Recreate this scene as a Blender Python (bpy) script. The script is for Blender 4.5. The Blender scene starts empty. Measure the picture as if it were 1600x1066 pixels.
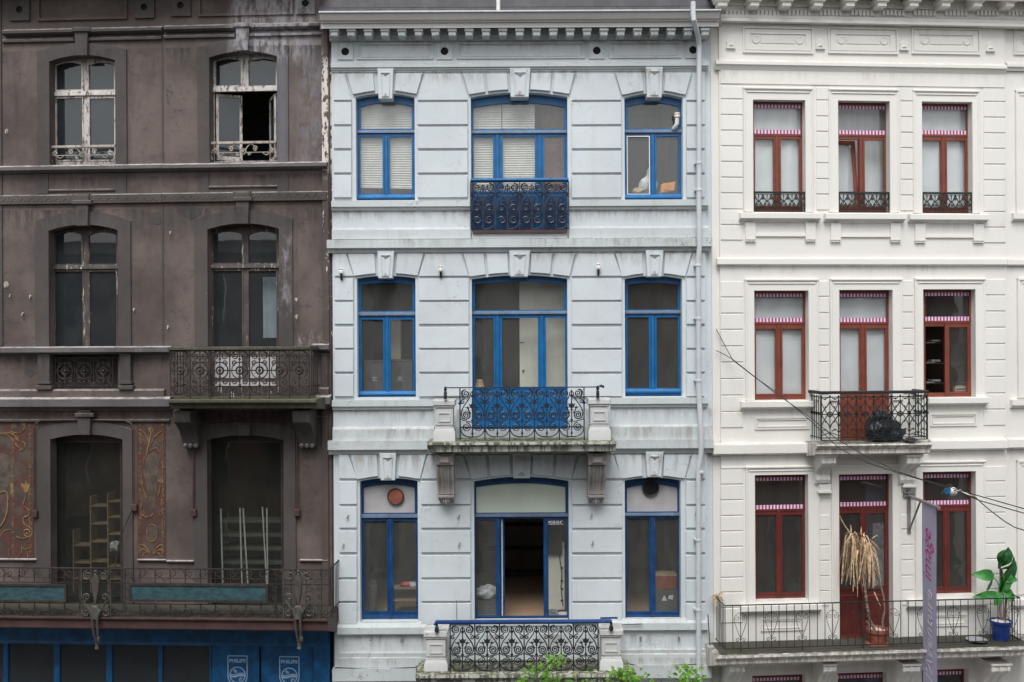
import bpy, bmesh, math, random
from mathutils import Vector, Matrix, noise as mnoise
random.seed(7)
R = math.radians
S = bpy.context.scene
COL = S.collection

# ---------------------------------------------------------------- camera, sky, sun, exposure
CAM = Vector((0.0, -20.0, 11.0)); F = 1500.0; ROLL = R(0.3); CY = 533.0
cam = bpy.data.objects.new("camera", bpy.data.cameras.new("camera")); COL.objects.link(cam)
cam.data.sensor_width = 36; cam.data.lens = 36*F/1600; cam.data.clip_end = 800; cam.data.clip_start = 0.05
cr, sr = math.cos(ROLL), math.sin(ROLL)
cam.matrix_world = Matrix(((cr, sr, 0, CAM.x), (0, 0, -1, CAM.y), (-sr, cr, 0, CAM.z), (0, 0, 0, 1)))
S.camera = cam
W = bpy.data.worlds.new("World"); S.world = W; W.use_nodes = True
nt = W.node_tree; bg = nt.nodes["Background"]
sky = nt.nodes.new("ShaderNodeTexSky"); sky.sky_type = 'NISHITA'; sky.sun_disc = False
sky.sun_elevation = R(58); sky.sun_rotation = R(190); sky.air_density = 1.0; sky.dust_density = 3.0
hs = nt.nodes.new("ShaderNodeHueSaturation"); hs.inputs["Saturation"].default_value = 0.14
nt.links.new(sky.outputs[0], hs.inputs["Color"]); nt.links.new(hs.outputs[0], bg.inputs[0])
bg.inputs[1].default_value = 0.115
sun = bpy.data.objects.new("sun", bpy.data.lights.new("sun", 'SUN')); COL.objects.link(sun)
sun.data.energy = 1.5; sun.data.angle = R(32); sun.data.color = (1.0, 0.985, 0.96)
sd = Vector((math.sin(R(190))*math.cos(R(58)), math.cos(R(190))*math.cos(R(58)), math.sin(R(58))))
sun.rotation_euler = sd.to_track_quat('Z', 'Y').to_euler()
S.view_settings.view_transform = 'Standard'; S.view_settings.look = 'None'
S.view_settings.exposure = 0.62; S.view_settings.gamma = 1; S.view_settings.use_curve_mapping = False
S.cycles.max_bounces = 7; S.cycles.diffuse_bounces = 4; S.cycles.glossy_bounces = 3
S.cycles.transparent_max_bounces = 12; S.cycles.use_denoising = True

# ---------------------------------------------------------------- materials
class N:
    def __init__(s, name):
        s.m = bpy.data.materials.new(name); s.m.use_nodes = True; s.t = s.m.node_tree
        s.b = s.t.nodes["Principled BSDF"]; s.out = s.t.nodes["Material Output"]
    def n(s, typ, **k):
        x = s.t.nodes.new("ShaderNode"+typ)
        for a, v in k.items(): setattr(x, a, v)
        return x
    def l(s, a, b): s.t.links.new(a, b)
    def inp(s, sock, v):
        if hasattr(v, 'links') or isinstance(v, bpy.types.NodeSocket): s.l(v, sock)
        else: sock.default_value = v
    def math(s, op, a, b=0.0, c=None, clamp=False):
        x = s.n("Math", operation=op, use_clamp=clamp); s.inp(x.inputs[0], a); s.inp(x.inputs[1], b)
        if c is not None: s.inp(x.inputs[2], c)
        return x.outputs[0]
    def mix(s, f, a, b, mode='MIX'):
        x = s.n("Mix", data_type='RGBA', blend_type=mode); s.inp(x.inputs[0], f)
        s.inp(x.inputs[6], a if not isinstance(a, tuple) else (*a, 1)); s.inp(x.inputs[7], b if not isinstance(b, tuple) else (*b, 1))
        return x.outputs[2]
    def pos(s): return s.n("NewGeometry").outputs["Position"]
    def xyz(s):
        x = s.n("SeparateXYZ"); s.l(s.pos(), x.inputs[0]); return x.outputs
    def noise(s, scale, stretch=(1, 1, 1), detail=4, rough=0.6, off=(0, 0, 0), dist=0.0):
        mp = s.n("Mapping"); s.l(s.pos(), mp.inputs[0]); mp.inputs["Scale"].default_value = stretch; mp.inputs["Location"].default_value = off
        x = s.n("TexNoise"); s.l(mp.outputs[0], x.inputs["Vector"]); x.inputs["Scale"].default_value = scale
        x.inputs["Detail"].default_value = detail; x.inputs["Roughness"].default_value = rough; x.inputs["Distortion"].default_value = dist
        return x.outputs[0]
    def step(s, v, lo, hi):
        x = s.n("MapRange", interpolation_type='SMOOTHSTEP'); s.inp(x.inputs[0], v)
        x.inputs[1].default_value = lo; x.inputs[2].default_value = hi
        return x.outputs[0]
    def box(s, x0, x1, z0, z1, soft=0.25):
        o = s.xyz()
        a = s.math('MULTIPLY', s.step(o[0], x0-soft, x0+soft), s.math('SUBTRACT', 1.0, s.step(o[0], x1-soft, x1+soft)))
        c = s.math('MULTIPLY', s.step(o[2], z0-soft, z0+soft), s.math('SUBTRACT', 1.0, s.step(o[2], z1-soft, z1+soft)))
        return s.math('MULTIPLY', a, c)
    def bump(s, h, strength=0.3, dist=0.02):
        x = s.n("Bump"); x.inputs["Strength"].default_value = strength; x.inputs["Distance"].default_value = dist
        s.l(h, x.inputs["Height"]); s.l(x.outputs[0], s.b.inputs["Normal"])
    def fin(s, col, rough=0.6, metal=0.0, spec=0.5):
        s.inp(s.b.inputs["Base Color"], (*col, 1) if isinstance(col, tuple) else col)
        s.inp(s.b.inputs["Roughness"], rough); s.b.inputs["Metallic"].default_value = metal
        s.b.inputs["Specular IOR Level"].default_value = spec
        return s.m

def mul(c, k): return tuple(min(1, x*k) for x in c)

def masonry(name, base, var=0.12, dirt=(0.2, 0.17, 0.15), dirt_amt=0.5, streak=0.3, rough=0.75, bump=0.25, top=(0.25, 0.25, 0.22), top_amt=0.6, rnd=0.06, crack=0.0, extra=None, drip=0.0):
    s = N(name)
    n1 = s.noise(0.55, detail=5); n2 = s.noise(5.0, detail=6, rough=0.7); st = s.noise(3.2, (1, 1, 0.12), detail=5, rough=0.7)
    fine = s.noise(70, detail=3)
    c = s.mix(s.step(n1, 0.35, 0.65), mul(base, 1-var), mul(base, 1+var*0.6))
    c = s.mix(s.math('MULTIPLY', s.step(n2, 0.5, 0.8), 0.45), c, mul(base, 1-1.8*var))
    c = s.mix(s.math('MULTIPLY', s.step(st, 0.55, 0.8), streak), c, dirt)
    c = s.mix(s.math('MULTIPLY', s.math('MULTIPLY', s.step(s.noise(9, detail=7, rough=0.75, off=(3, 3, 3)), 0.6, 0.72), s.step(n1, 0.4, 0.6)), dirt_amt), c, dirt)
    if crack:
        v = s.n("TexVoronoi", feature='DISTANCE_TO_EDGE'); mp = s.n("Mapping"); s.l(s.pos(), mp.inputs[0])
        mp.inputs["Scale"].default_value = (1.1, 1, 1.6)
        nn = s.n("TexNoise"); nn.inputs["Scale"].default_value = 3; nn.inputs["Detail"].default_value = 6; s.l(s.pos(), nn.inputs["Vector"])
        va = s.n("VectorMath", operation='ADD'); s.l(mp.outputs[0], va.inputs[0]); s.l(nn.outputs["Color"], va.inputs[1]); s.l(va.outputs[0], v.inputs["Vector"])
        v.inputs["Scale"].default_value = 1.3
        k = s.math('MULTIPLY', s.math('SUBTRACT', 1.0, s.step(v.outputs["Distance"], 0.002, 0.012)), s.step(s.noise(1.1, off=(9, 1, 4)), 0.50, 0.60))
        c = s.mix(s.math('MULTIPLY', k, crack), c, mul(dirt, 0.6))
    ge = s.n("NewGeometry"); sx = s.n("SeparateXYZ"); s.l(ge.outputs["Normal"], sx.inputs[0])
    tp = s.math('MULTIPLY', s.step(sx.outputs[2], 0.5, 0.9), s.math('MULTIPLY', s.step(n2, 0.3, 0.6), top_amt))
    c = s.mix(tp, c, top)
    oi = s.n("ObjectInfo")
    hsv = s.n("HueSaturation"); s.l(s.math('MULTIPLY_ADD', oi.outputs["Random"], rnd, 1-rnd/2), hsv.inputs["Value"]); s.l(c, hsv.inputs["Color"])
    c = hsv.outputs[0]
    if drip:
        dn = s.noise(11, (1, 1, 0.10), detail=6, rough=0.7, off=(2, 4, 1))
        c = s.mix(s.math('MULTIPLY', s.step(dn, 0.45, 0.54), drip), c, (0.035, 0.038, 0.026))
    if extra: c = extra(s, c)
    s.bump(s.math('ADD', s.math('MULTIPLY', fine, 0.25), n2), bump, 0.012)
    return s.fin(c, s.math('MULTIPLY_ADD', n2, 0.2, rough-0.1))

def paint(name, base, var=0.15, rough=0.4, chip=None, chip_amt=0.0, chip_lo=0.58, dust=0.15, dustc=(0.35, 0.34, 0.33), metal=0.0, bump=0.1, zst=0.25):
    s = N(name)
    n2 = s.noise(4, detail=5); st = s.noise(12, (1, 1, zst), detail=6, rough=0.75)
    c = s.mix(s.step(n2, 0.35, 0.7), mul(base, 1-var), mul(base, 1+var))
    c = s.mix(s.math('MULTIPLY', s.step(st, 0.5, 0.75), dust), c, dustc)
    if chip: c = s.mix(s.math('MULTIPLY', s.step(s.noise(14, (1, 1, zst), detail=8, rough=0.8, off=(5, 2, 7)), chip_lo, chip_lo+0.03), chip_amt), c, chip)
    s.bump(st, bump, 0.006)
    return s.fin(c, rough, metal)

def glass(name, tint=(0.8, 0.85, 0.84), dust=0.06, dustc=(0.42, 0.42, 0.4), ior=1.5, wav=0.02, streak=0.3):
    s = N(name); s.t.nodes.remove(s.b)
    tr = s.n("BsdfTransparent"); tr.inputs[0].default_value = (*tint, 1)
    gl = s.n("BsdfGlossy"); gl.inputs["Roughness"].default_value = 0.02; gl.inputs["Color"].default_value = (1, 1, 1, 1)
    bp = s.n("Bump"); bp.inputs["Strength"].default_value = wav; bp.inputs["Distance"].default_value = 0.3
    s.l(s.noise(1.6, detail=1), bp.inputs["Height"]); s.l(bp.outputs[0], gl.inputs["Normal"])
    ge = s.n("NewGeometry"); dt = s.n("VectorMath", operation='DOT_PRODUCT'); s.l(ge.outputs["Incoming"], dt.inputs[0]); s.l(ge.outputs["Normal"], dt.inputs[1])
    sch = s.math('MULTIPLY_ADD', s.math('POWER', s.math('SUBTRACT', 1.0, s.math('ABSOLUTE', dt.outputs["Value"])), 5.0), 0.95, 0.05)
    m1 = s.n("MixShader"); s.l(s.math('MULTIPLY', sch, 1.0, clamp=True), m1.inputs[0]); s.l(tr.outputs[0], m1.inputs[1]); s.l(gl.outputs[0], m1.inputs[2])
    df = s.n("BsdfDiffuse"); df.inputs[0].default_value = (*dustc, 1)
    m2 = s.n("MixShader"); k = s.math('MULTIPLY_ADD', s.step(s.noise(2.5 if streak == 1.0 else 5, (1, 1, streak), detail=5, rough=0.6), 0.3, 0.8), dust*0.6, dust*0.9)
    s.l(k, m2.inputs[0]); s.l(m1.outputs[0], m2.inputs[1]); s.l(df.outputs[0], m2.inputs[2])
    s.l(m2.outputs[0], s.out.inputs[0])
    return s.m

def plain(name, base, rough=0.6, metal=0.0, var=0.1, scale=8, bump=0.0, stretch=(1, 1, 1)):
    s = N(name); n = s.noise(scale, stretch, detail=4)
    if bump: s.bump(n, bump, 0.01)
    return s.fin(s.mix(s.step(n, 0.3, 0.7), mul(base, 1-var), mul(base, 1+var)), rough, metal)

def leafmat(name, base, var=0.3):
    s = N(name); n = s.noise(6); oi = s.n("ObjectInfo")
    c = s.mix(s.step(n, 0.3, 0.7), mul(base, 1-var), mul(base, 1+var))
    s.fin(c, 0.45); tl = s.n("BsdfTranslucent"); s.l(c, tl.inputs[0])
    m = s.n("MixShader"); m.inputs[0].default_value = 0.35; s.l(s.b.outputs[0], m.inputs[1]); s.l(tl.outputs[0], m.inputs[2]); s.l(m.outputs[0], s.out.inputs[0])
    return s.m

def brown_extra(s, c):
    # efflorescence, repairs and peeling paint with shapes of their own
    fl = s.noise(7, (1, 1, 0.35), detail=8, rough=0.8, off=(1, 5, 2))
    for (x0, x1, z0, z1, lo, col, amt) in ((-5.85, -4.1, 16.9, 18.6, 0.38, (0.40, 0.39, 0.42), 0.75),
            (-4.45, -3.9, 14.6, 17.4, 0.40, (0.185, 0.18, 0.205), 0.7), (-4.88, -4.68, 14.6, 17.0, 0.30, (0.165, 0.165, 0.195), 0.75), (-4.85, -4.62, 11.6, 13.3, 0.47, (0.30, 0.28, 0.31), 0.8),
            (-4.6, -3.95, 10.85, 11.15, 0.5, (0.5, 0.48, 0.46), 0.7)):
        c = s.mix(s.math('MULTIPLY', s.math('MULTIPLY', s.box(x0, x1, z0, z1, 0.16), s.step(fl, lo, lo+0.2)), amt), c, col)
    sp = s.noise(16, detail=6, rough=0.75, off=(8, 8, 1))
    c = s.mix(s.math('MULTIPLY', s.step(sp, 0.68, 0.70), 0.8), c, (0.36, 0.33, 0.31))
    so = soot_bands([(17.2, .7), (14.5, .4), (13.82, .8), (10.72, .5), (9.55, .9)], .4, .6, (0.03, 0.027, 0.027), .8)(s, c)
    c = s.mix(1.0, so, so) if False else so
    return c

def soot_bands(bands, lo, hi, col, amt):
    def f(s, c):
        o = s.xyz(); n = s.noise(6, (1, 1, 0.16), detail=7, rough=0.75, off=(6, 1, 3)); big = s.noise(0.9, detail=3, off=(1, 8, 2)); tot = None
        for zt, h in bands:
            k = s.math('MULTIPLY', s.step(o[2], zt-h, zt), s.math('SUBTRACT', 1.0, s.step(o[2], zt, zt+.02)))
            tot = k if tot is None else s.math('MAXIMUM', tot, k)
        k = s.math('MULTIPLY', s.math('MULTIPLY', tot, s.step(n, lo, hi)), s.math('MULTIPLY', s.step(big, 0.3, 0.6), amt))
        return s.mix(k, c, col)
    return f
soot = soot_bands([(17.28, .3), (16.62, .35), (13.72, .35), (13.13, .3), (12.86, .4), (9.57, .4), (9.2, .5), (8.64, .5), (4.87, .5), (4.4, .35)], .42, .62, (0.27, 0.25, 0.22), .75)
soot2 = soot_bands([(17.56, .2), (16.62, .3), (13.5, .4), (12.56, .3), (9.6, .4), (8.64, .4), (5.36, .5), (4.33, .6)], .45, .65, (0.40, 0.36, 0.30), .45)
M = {}
def mats():
    M['grey'] = masonry("grey_paint", (0.59, 0.643, 0.672), 0.07, (0.33, 0.31, 0.29), 0.5, 0.25, 0.7, 0.3, (0.4, 0.4, 0.38), 0.35, 0.07, 0.4, soot)
    M['greyledge'] = masonry("grey_ledge_stone", (0.54, 0.588, 0.60), 0.08, (0.24, 0.22, 0.20), 0.75, 0.5, 0.75, 0.4, (0.34, 0.32, 0.30), 0.7, 0.03, 0.7, soot)
    M['pyr'] = plain("brownish_stone", (0.36, 0.345, 0.34), 0.8)
    M['greyband'] = masonry("grey_joint_paint", (0.50, 0.53, 0.54), 0.06, (0.3, 0.29, 0.28), 0.3, 0.3, 0.75, 0.25, (0.3, 0.3, 0.28), 0.5, 0.0, 0.4)
    M['console'] = masonry("weathered_console_stone", (0.36, 0.34, 0.325), 0.2, (0.15, 0.135, 0.125), 0.7, 0.6, 0.85, 0.5)
    M['ped'] = masonry("flaking_white_paint", (0.56, 0.57, 0.57), 0.08, (0.17, 0.15, 0.14), 0.9, 0.25, 0.7, 0.4, (0.3, 0.29, 0.26), 0.7)
    M['mossy'] = masonry("mossy_slab_stone", (0.50, 0.50, 0.46), 0.15, (0.045, 0.045, 0.035), 0.95, 1.0, 0.9, 0.6, (0.17, 0.175, 0.09), 0.95, drip=0.8)
    M['white'] = masonry("white_paint", (0.763, 0.75, 0.712), 0.03, (0.45, 0.42, 0.37), 0.22, 0.14, 0.6, 0.15, (0.42, 0.39, 0.34), 0.5, 0.03, 0, soot2)
    M['whitedirty'] = masonry("stained_white_paint", (0.73, 0.70, 0.65), 0.07, (0.10, 0.10, 0.075), 0.7, 0.3, 0.7, 0.3, (0.10, 0.10, 0.07), 0.95, drip=0.42)
    M['brown'] = masonry("brown_render", (0.122, 0.095, 0.086), 0.38, (0.046, 0.042, 0.042), 0.85, 0.8, 0.88, 0.7, (0.3, 0.28, 0.27), 0.8, 0.03, 0.7, brown_extra)
    M['browntrim'] = masonry("dark_trim_stone", (0.076, 0.066, 0.063), 0.22, (0.045, 0.04, 0.04), 0.5, 0.45, 0.85, 0.5, (0.33, 0.32, 0.31), 0.8, 0.05, 0.3, brown_extra)
    M['brownledge'] = masonry("brown_ledge_stone", (0.125, 0.112, 0.115), 0.3, (0.30, 0.29, 0.29), 0.7, 0.5, 0.8, 0.5, (0.45, 0.43, 0.42), 0.95, 0.05)
    M['moss'] = masonry("green_moss_stone", (0.10, 0.09, 0.07), 0.35, (0.04, 0.045, 0.018), 0.9, 0.7, 0.9, 0.6, (0.12, 0.115, 0.06), 0.9, drip=0.4)
    M['deck'] = masonry("littered_deck", (0.055, 0.05, 0.04), 0.5, (0.02, 0.018, 0.014), 0.95, 0.5, 0.95, 0.8, (0.045, 0.043, 0.028), 0.8)
    M['cornice'] = masonry("cornice_paint", (0.60, 0.59, 0.58), 0.06, (0.28, 0.25, 0.24), 0.5, 0.2, 0.7, 0.3, (0.4, 0.4, 0.4), 0.4)
    def flake(s, c):
        n = s.noise(9, (1, 1, 0.5), detail=7, rough=0.75, off=(2, 2, 9))
        k = s.math('MULTIPLY', s.box(-4.2, -3.5, 14.6, 16.9, 0.3), s.step(n, 0.47, 0.49))
        k2 = s.math('MULTIPLY', s.box(-4.2, -3.5, 10.5, 15.2, 0.3), s.step(n, 0.60, 0.62))
        return s.mix(s.math('MAXIMUM', k, k2), c, (0.66, 0.60, 0.56))
    M['flake'] = masonry("peeling_edge_render", (0.09, 0.07, 0.065), 0.2, (0.05, 0.04, 0.04), 0.5, 0.5, 0.88, 0.5, rnd=0, extra=flake)
    M['blue'] = paint("blue_paint", (0.005, 0.125, 0.33), 0.15, 0.38, (0.45, 0.5, 0.55), 0.5, 0.70, 0.10)
    M['navy'] = paint("dark_blue_paint", (0.008, 0.055, 0.17), 0.2, 0.4, dust=0.12)
    M['transom'] = paint("weathered_blue_paint", (0.10, 0.15, 0.23), 0.2, 0.5, (0.4, 0.42, 0.45), 0.6, 0.6, 0.5, (0.3, 0.31, 0.36), zst=6)
    M['shopblue'] = paint("shop_blue_paint", (0.006, 0.085, 0.22), 0.3, 0.45, dust=0.2, dustc=(0.1, 0.14, 0.2))
    M['red'] = paint("red_brown_paint", (0.195, 0.047, 0.028), 0.15, 0.4, dust=0.1)
    M['redlow'] = paint("deep_red_paint", (0.125, 0.024, 0.020), 0.15, 0.4, dust=0.08)
    M['darkred'] = paint("dark_red_door_paint", (0.16, 0.024, 0.02), 0.15, 0.4, dust=0.05)
    M['peelwin'] = paint("peeling_white_window_paint", (0.58, 0.54, 0.51), 0.12, 0.6, (0.12, 0.09, 0.075), 0.95, 0.53, 0.35, (0.25, 0.2, 0.17), bump=0.4)
    M['darkwin'] = paint("bare_dark_window_wood", (0.075, 0.06, 0.056), 0.25, 0.7, (0.62, 0.58, 0.53), 1.0, 0.575, 0.3, (0.12, 0.1, 0.1), bump=0.4, zst=0.12)
    M['brownwood'] = paint("dark_brown_wood", (0.05, 0.036, 0.034), 0.25, 0.6, dust=0.2, dustc=(0.1, 0.09, 0.08))
    M['iron'] = paint("blackened_iron", (0.016, 0.018, 0.024), 0.2, 0.5, dust=0.15, dustc=(0.07, 0.06, 0.06))
    M['ironnavy'] = paint("navy_iron", (0.016, 0.022, 0.04), 0.2, 0.45, dust=0.25, dustc=(0.10, 0.10, 0.12))
    M['irongreen'] = paint("dark_green_iron", (0.012, 0.022, 0.022), 0.2, 0.45, dust=0.15, dustc=(0.07, 0.07, 0.07))
    M['ironrust'] = paint("rusty_iron", (0.026, 0.021, 0.020), 0.3, 0.75, (0.10, 0.06, 0.04), 0.5, 0.55, 0.3, (0.09, 0.08, 0.07))
    M['ironwhite'] = paint("flaking_white_iron", (0.42, 0.37, 0.33), 0.2, 0.7, (0.09, 0.07, 0.06), 0.9, 0.55, 0.2)
    M['bronze'] = paint("verdigris_metal", (0.07, 0.064, 0.056), 0.3, 0.6, (0.25, 0.26, 0.25), 0.7, 0.62, 0.3)
    M['rustpipe'] = paint("red_brown_conduit", (0.07, 0.036, 0.033), 0.2, 0.6, dust=0.2, dustc=(0.1, 0.08, 0.08))
    M['pipe'] = paint("pale_grey_pipe_paint", (0.56, 0.59, 0.62), 0.05, 0.4, (0.2, 0.2, 0.18), 0.5, 0.64, 0.2)
    M['pvc'] = plain("white_plastic", (0.75, 0.75, 0.73), 0.35, var=0.03)
    M['zinc'] = plain("zinc_gutter", (0.5, 0.52, 0.55), 0.35, 0.6, 0.1)
    M['gA'] = glass("window_glass", (0.98, 0.99, 0.985), dust=0.055)
    M['gB'] = glass("dusty_window_glass", (0.80, 0.84, 0.85), 0.075, (0.19, 0.22, 0.24), streak=1.0, wav=0.005)
    M['gD'] = glass("shop_floor_glass", (0.80, 0.82, 0.80), 0.07, (0.16, 0.165, 0.15), streak=1.0)  # dust film thickened to paint in a haze that lifts the pane
    M['gC'] = glass("clean_window_glass", (0.98, 0.99, 0.99), 0.03)
    M['rack'] = plain("grey_rack", (0.16, 0.16, 0.15), 0.6); M['whiterod'] = plain("white_rod_paint", (0.85, 0.85, 0.83), 0.5, var=0.02); M['stripe'] = None
    M['plaster'] = plain("interior_plaster", (0.30, 0.28, 0.26), 0.9, var=0.12, scale=1.5)
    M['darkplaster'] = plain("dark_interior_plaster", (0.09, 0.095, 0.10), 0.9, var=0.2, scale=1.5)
    M['woodfloor'] = plain("interior_wood_floor", (0.42, 0.29, 0.2), 0.45, var=0.12, scale=3, stretch=(1, 8, 1))
    M['blind'] = plain("cream_blind_slat", (0.60, 0.59, 0.555), 0.6, var=0.06)
    M['curtain'] = plain("white_net_curtain", (0.66, 0.69, 0.70), 0.9, var=0.06, scale=2)
    M['browncurtain'] = plain("brown_curtain_cloth", (0.17, 0.085, 0.07), 0.9, var=0.2, scale=12, bump=0.3)
    M['blackcloth'] = plain("black_cloth", (0.014, 0.013, 0.014), 0.9, var=0.2)
    M['cream'] = plain("cream_door_paint", (0.80, 0.77, 0.66), 0.5, var=0.06, scale=2)
    M['card'] = plain("dark_grey_carton", (0.10, 0.10, 0.10), 0.8, var=0.15)
    M['tan'] = plain("tan_paper", (0.5, 0.37, 0.22), 0.8, var=0.15)
    M['orange'] = plain("orange_plastic", (0.75, 0.30, 0.05), 0.4, var=0.15)
    M['bagwhite'] = plain("crumpled_white_plastic", (0.6, 0.62, 0.64), 0.4, var=0.35, scale=9, bump=1.0)
    M['pink'] = plain("pink_cloth", (0.6, 0.10, 0.13), 0.8, var=0.2)
    M['teal'] = None
    M['slate'] = masonry("roof_slate", (0.032, 0.03, 0.037), 0.25, (0.09, 0.07, 0.06), 0.6, 0.3, 0.6, 0.4, rnd=0.5)
    M['hole'] = plain("hole_shade_black", (0.01, 0.01, 0.01), 0.95)  # near-black stands in for the shade inside vents, duct and opposite windows
    M['terracotta'] = plain("terracotta", (0.30, 0.095, 0.06), 0.8, var=0.2, bump=0.2)
    M['bluepot'] = plain("blue_glazed_pot", (0.01, 0.04, 0.22), 0.3, var=0.2)
    M['soil'] = plain("white_gravel", (0.6, 0.58, 0.55), 0.9, var=0.3, scale=60, bump=1.0)
    M['deadleaf'] = plain("dry_straw_leaf", (0.56, 0.41, 0.26), 0.8, var=0.5, scale=14)
    M['deadstem'] = plain("dry_bark", (0.22, 0.16, 0.13), 0.9, var=0.35, scale=20, bump=0.6)
    M['leafA'] = leafmat("glossy_green_leaf", (0.07, 0.30, 0.07), 0.35)
    M['leafB'] = leafmat("deep_green_leaf", (0.03, 0.13, 0.035), 0.35)
    M['leafC'] = leafmat("spring_green_leaf", (0.13, 0.30, 0.025), 0.35)
    M['bark'] = plain("tree_bark", (0.10, 0.075, 0.055), 0.95, var=0.3, scale=15, bump=0.8)
    M['trash'] = plain("black_bin_bag_plastic", (0.028, 0.028, 0.034), 0.36, var=0.3, scale=14, bump=1.0)
    M['cable'] = plain("black_cable_rubber", (0.02, 0.02, 0.02), 0.6)
    M['steel'] = paint("weathered_steel", (0.20, 0.19, 0.19), 0.2, 0.5, (0.3, 0.25, 0.2), 0.4, 0.6, 0.3)
    M['asphalt'] = plain("asphalt", (0.05, 0.05, 0.052), 0.9, var=0.15, scale=30, bump=0.4)
    M['paving'] = plain("concrete_paving", (0.17, 0.165, 0.16), 0.9, var=0.12, scale=4, bump=0.2)
    M['brick'] = plain("opposite_brick", (0.24, 0.13, 0.09), 0.9, var=0.2, scale=4)
    M['opp'] = plain("opposite_render", (0.50, 0.48, 0.44), 0.9, var=0.1, scale=1)
    M['mag'] = plain("magenta_print", (0.50, 0.02, 0.22), 0.7, var=0.05)
    M['whiteprint'] = plain("white_print", (0.62, 0.60, 0.66), 0.7, var=0.1)
    M['gold'] = plain("faded_gold_paint", (0.19, 0.115, 0.05), 0.8, var=0.5, scale=10)
    M['shield'] = plain("pale_blue_print", (0.30, 0.45, 0.65), 0.6, var=0.12, scale=14)
    M['wood'] = plain("shelf_wood", (0.30, 0.20, 0.12), 0.7, var=0.15, stretch=(1, 1, 6))
    M['lilac'] = None
    # magenta and white printed strip
    s = N("striped_film"); sx = s.n("SeparateXYZ"); tc = s.n("TexCoord"); s.l(tc.outputs["Object"], sx.inputs[0])
    fr = s.math('FRACT', s.math('MULTIPLY', sx.outputs[0], 1/0.0735)); k = s.step(s.math('ABSOLUTE', s.math('SUBTRACT', fr, 0.5)), 0.24, 0.28)
    M['stripe'] = s.fin(s.mix(k, (0.72, 0.68, 0.74), (0.45, 0.03, 0.24)), 0.6)
    s = N("faded_teal_board"); n = s.noise(5, (1, 1, 2.5), detail=7, rough=0.8)
    c = s.mix(s.step(n, 0.35, 0.62), (0.010, 0.036, 0.045), (0.035, 0.095, 0.11)); c = s.mix(s.math('MULTIPLY', s.step(s.noise(3, (1, 1, 2), detail=8, rough=.8, off=(4, 4, 4)), 0.6, 0.68), 0.6), c, (0.1, 0.15, 0.17))
    M['teal'] = s.fin(c, 0.7)
    s = N("lilac_banner_cloth"); n = s.noise(2, (1, 1, 0.6), detail=3)
    c = s.mix(s.step(n, 0.3, 0.7), (0.40, 0.39, 0.54), (0.46, 0.43, 0.59)); s.bump(s.noise(3, (1, 1, 0.5)), 0.15, 0.02)
    M['lilac'] = s.fin(c, 0.8)
    s = N("faded_red_mural_ground"); n = s.noise(4.5, detail=7, rough=0.75)
    c = s.mix(s.step(n, 0.42, 0.6), (0.10, 0.032, 0.028), (0.055, 0.040, 0.034)); c = s.mix(s.math('MULTIPLY', s.step(s.noise(2.2, off=(2, 7, 1)), 0.5, 0.62), 0.7), c, (0.085, 0.08, 0.065))
    M['mural'] = s.fin(c, 0.85)
    M['muralgrey'] = plain("faded_mural_figure", (0.085, 0.066, 0.052), 0.85, var=0.35, scale=6)
    M['panelgrey'] = plain("grey_board", (0.42, 0.41, 0.42), 0.7, var=0.08, scale=3)
    M['panelgreen'] = plain("pale_green_board", (0.55, 0.62, 0.53), 0.6, var=0.05, scale=2)
mats()

# ---------------------------------------------------------------- frames of reference and mesh builder
class Bld:
    """a facade plane: u along it, w outward from it, z up; photo pixels are measured onto it"""
    def __init__(s, ox, oy, deg):
        s.o = Vector((ox, oy)); s.a = R(deg); s.ex = Vector((math.cos(s.a), math.sin(s.a))); s.nn = Vector((math.sin(s.a), -math.cos(s.a)))
    def p(s, x, y, w=0.0):
        a, b = (x-800)/F, (CY-y)/F
        A, B = a*cr+b*sr, -a*sr+b*cr
        d = Vector((A, 1.0)); t = ((s.o-CAM.xy).dot(s.nn)+w)/d.dot(s.nn)
        P = CAM.xy+d*t
        return (P-s.o).dot(s.ex), CAM.z+B*t
    def u(s, x, y, w=0.0): return s.p(x, y, w)[0]
    def z(s, x, y, w=0.0): return s.p(x, y, w)[1]
    def r(s, x0, y0, x1, y1, w=0.0):
        xm, ym = (x0+x1)/2, (y0+y1)/2
        return s.p(x0, ym, w)[0], s.p(x1, ym, w)[0], s.p(xm, y1, w)[1], s.p(xm, y0, w)[1]
    def world(s, u, w, z): P = s.o+s.ex*u+s.nn*w; return Vector((P.x, P.y, z))

GREY = Bld(0, 0, 0); BROWN = Bld(-3.77, 0.05, -3.0); WHITE = Bld(4.19, 0.05, 4.3)

def link(name, me, parent=None, mat=None, kind=None, loc=None):
    o = bpy.data.objects.new(name, me); COL.objects.link(o)
    if parent: o.parent = parent
    if mat is not None and me is not None and not me.materials: me.materials.append(M[mat] if isinstance(mat, str) else mat)
    if kind: o["kind"] = kind
    if loc: o.location = loc
    return o

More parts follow.
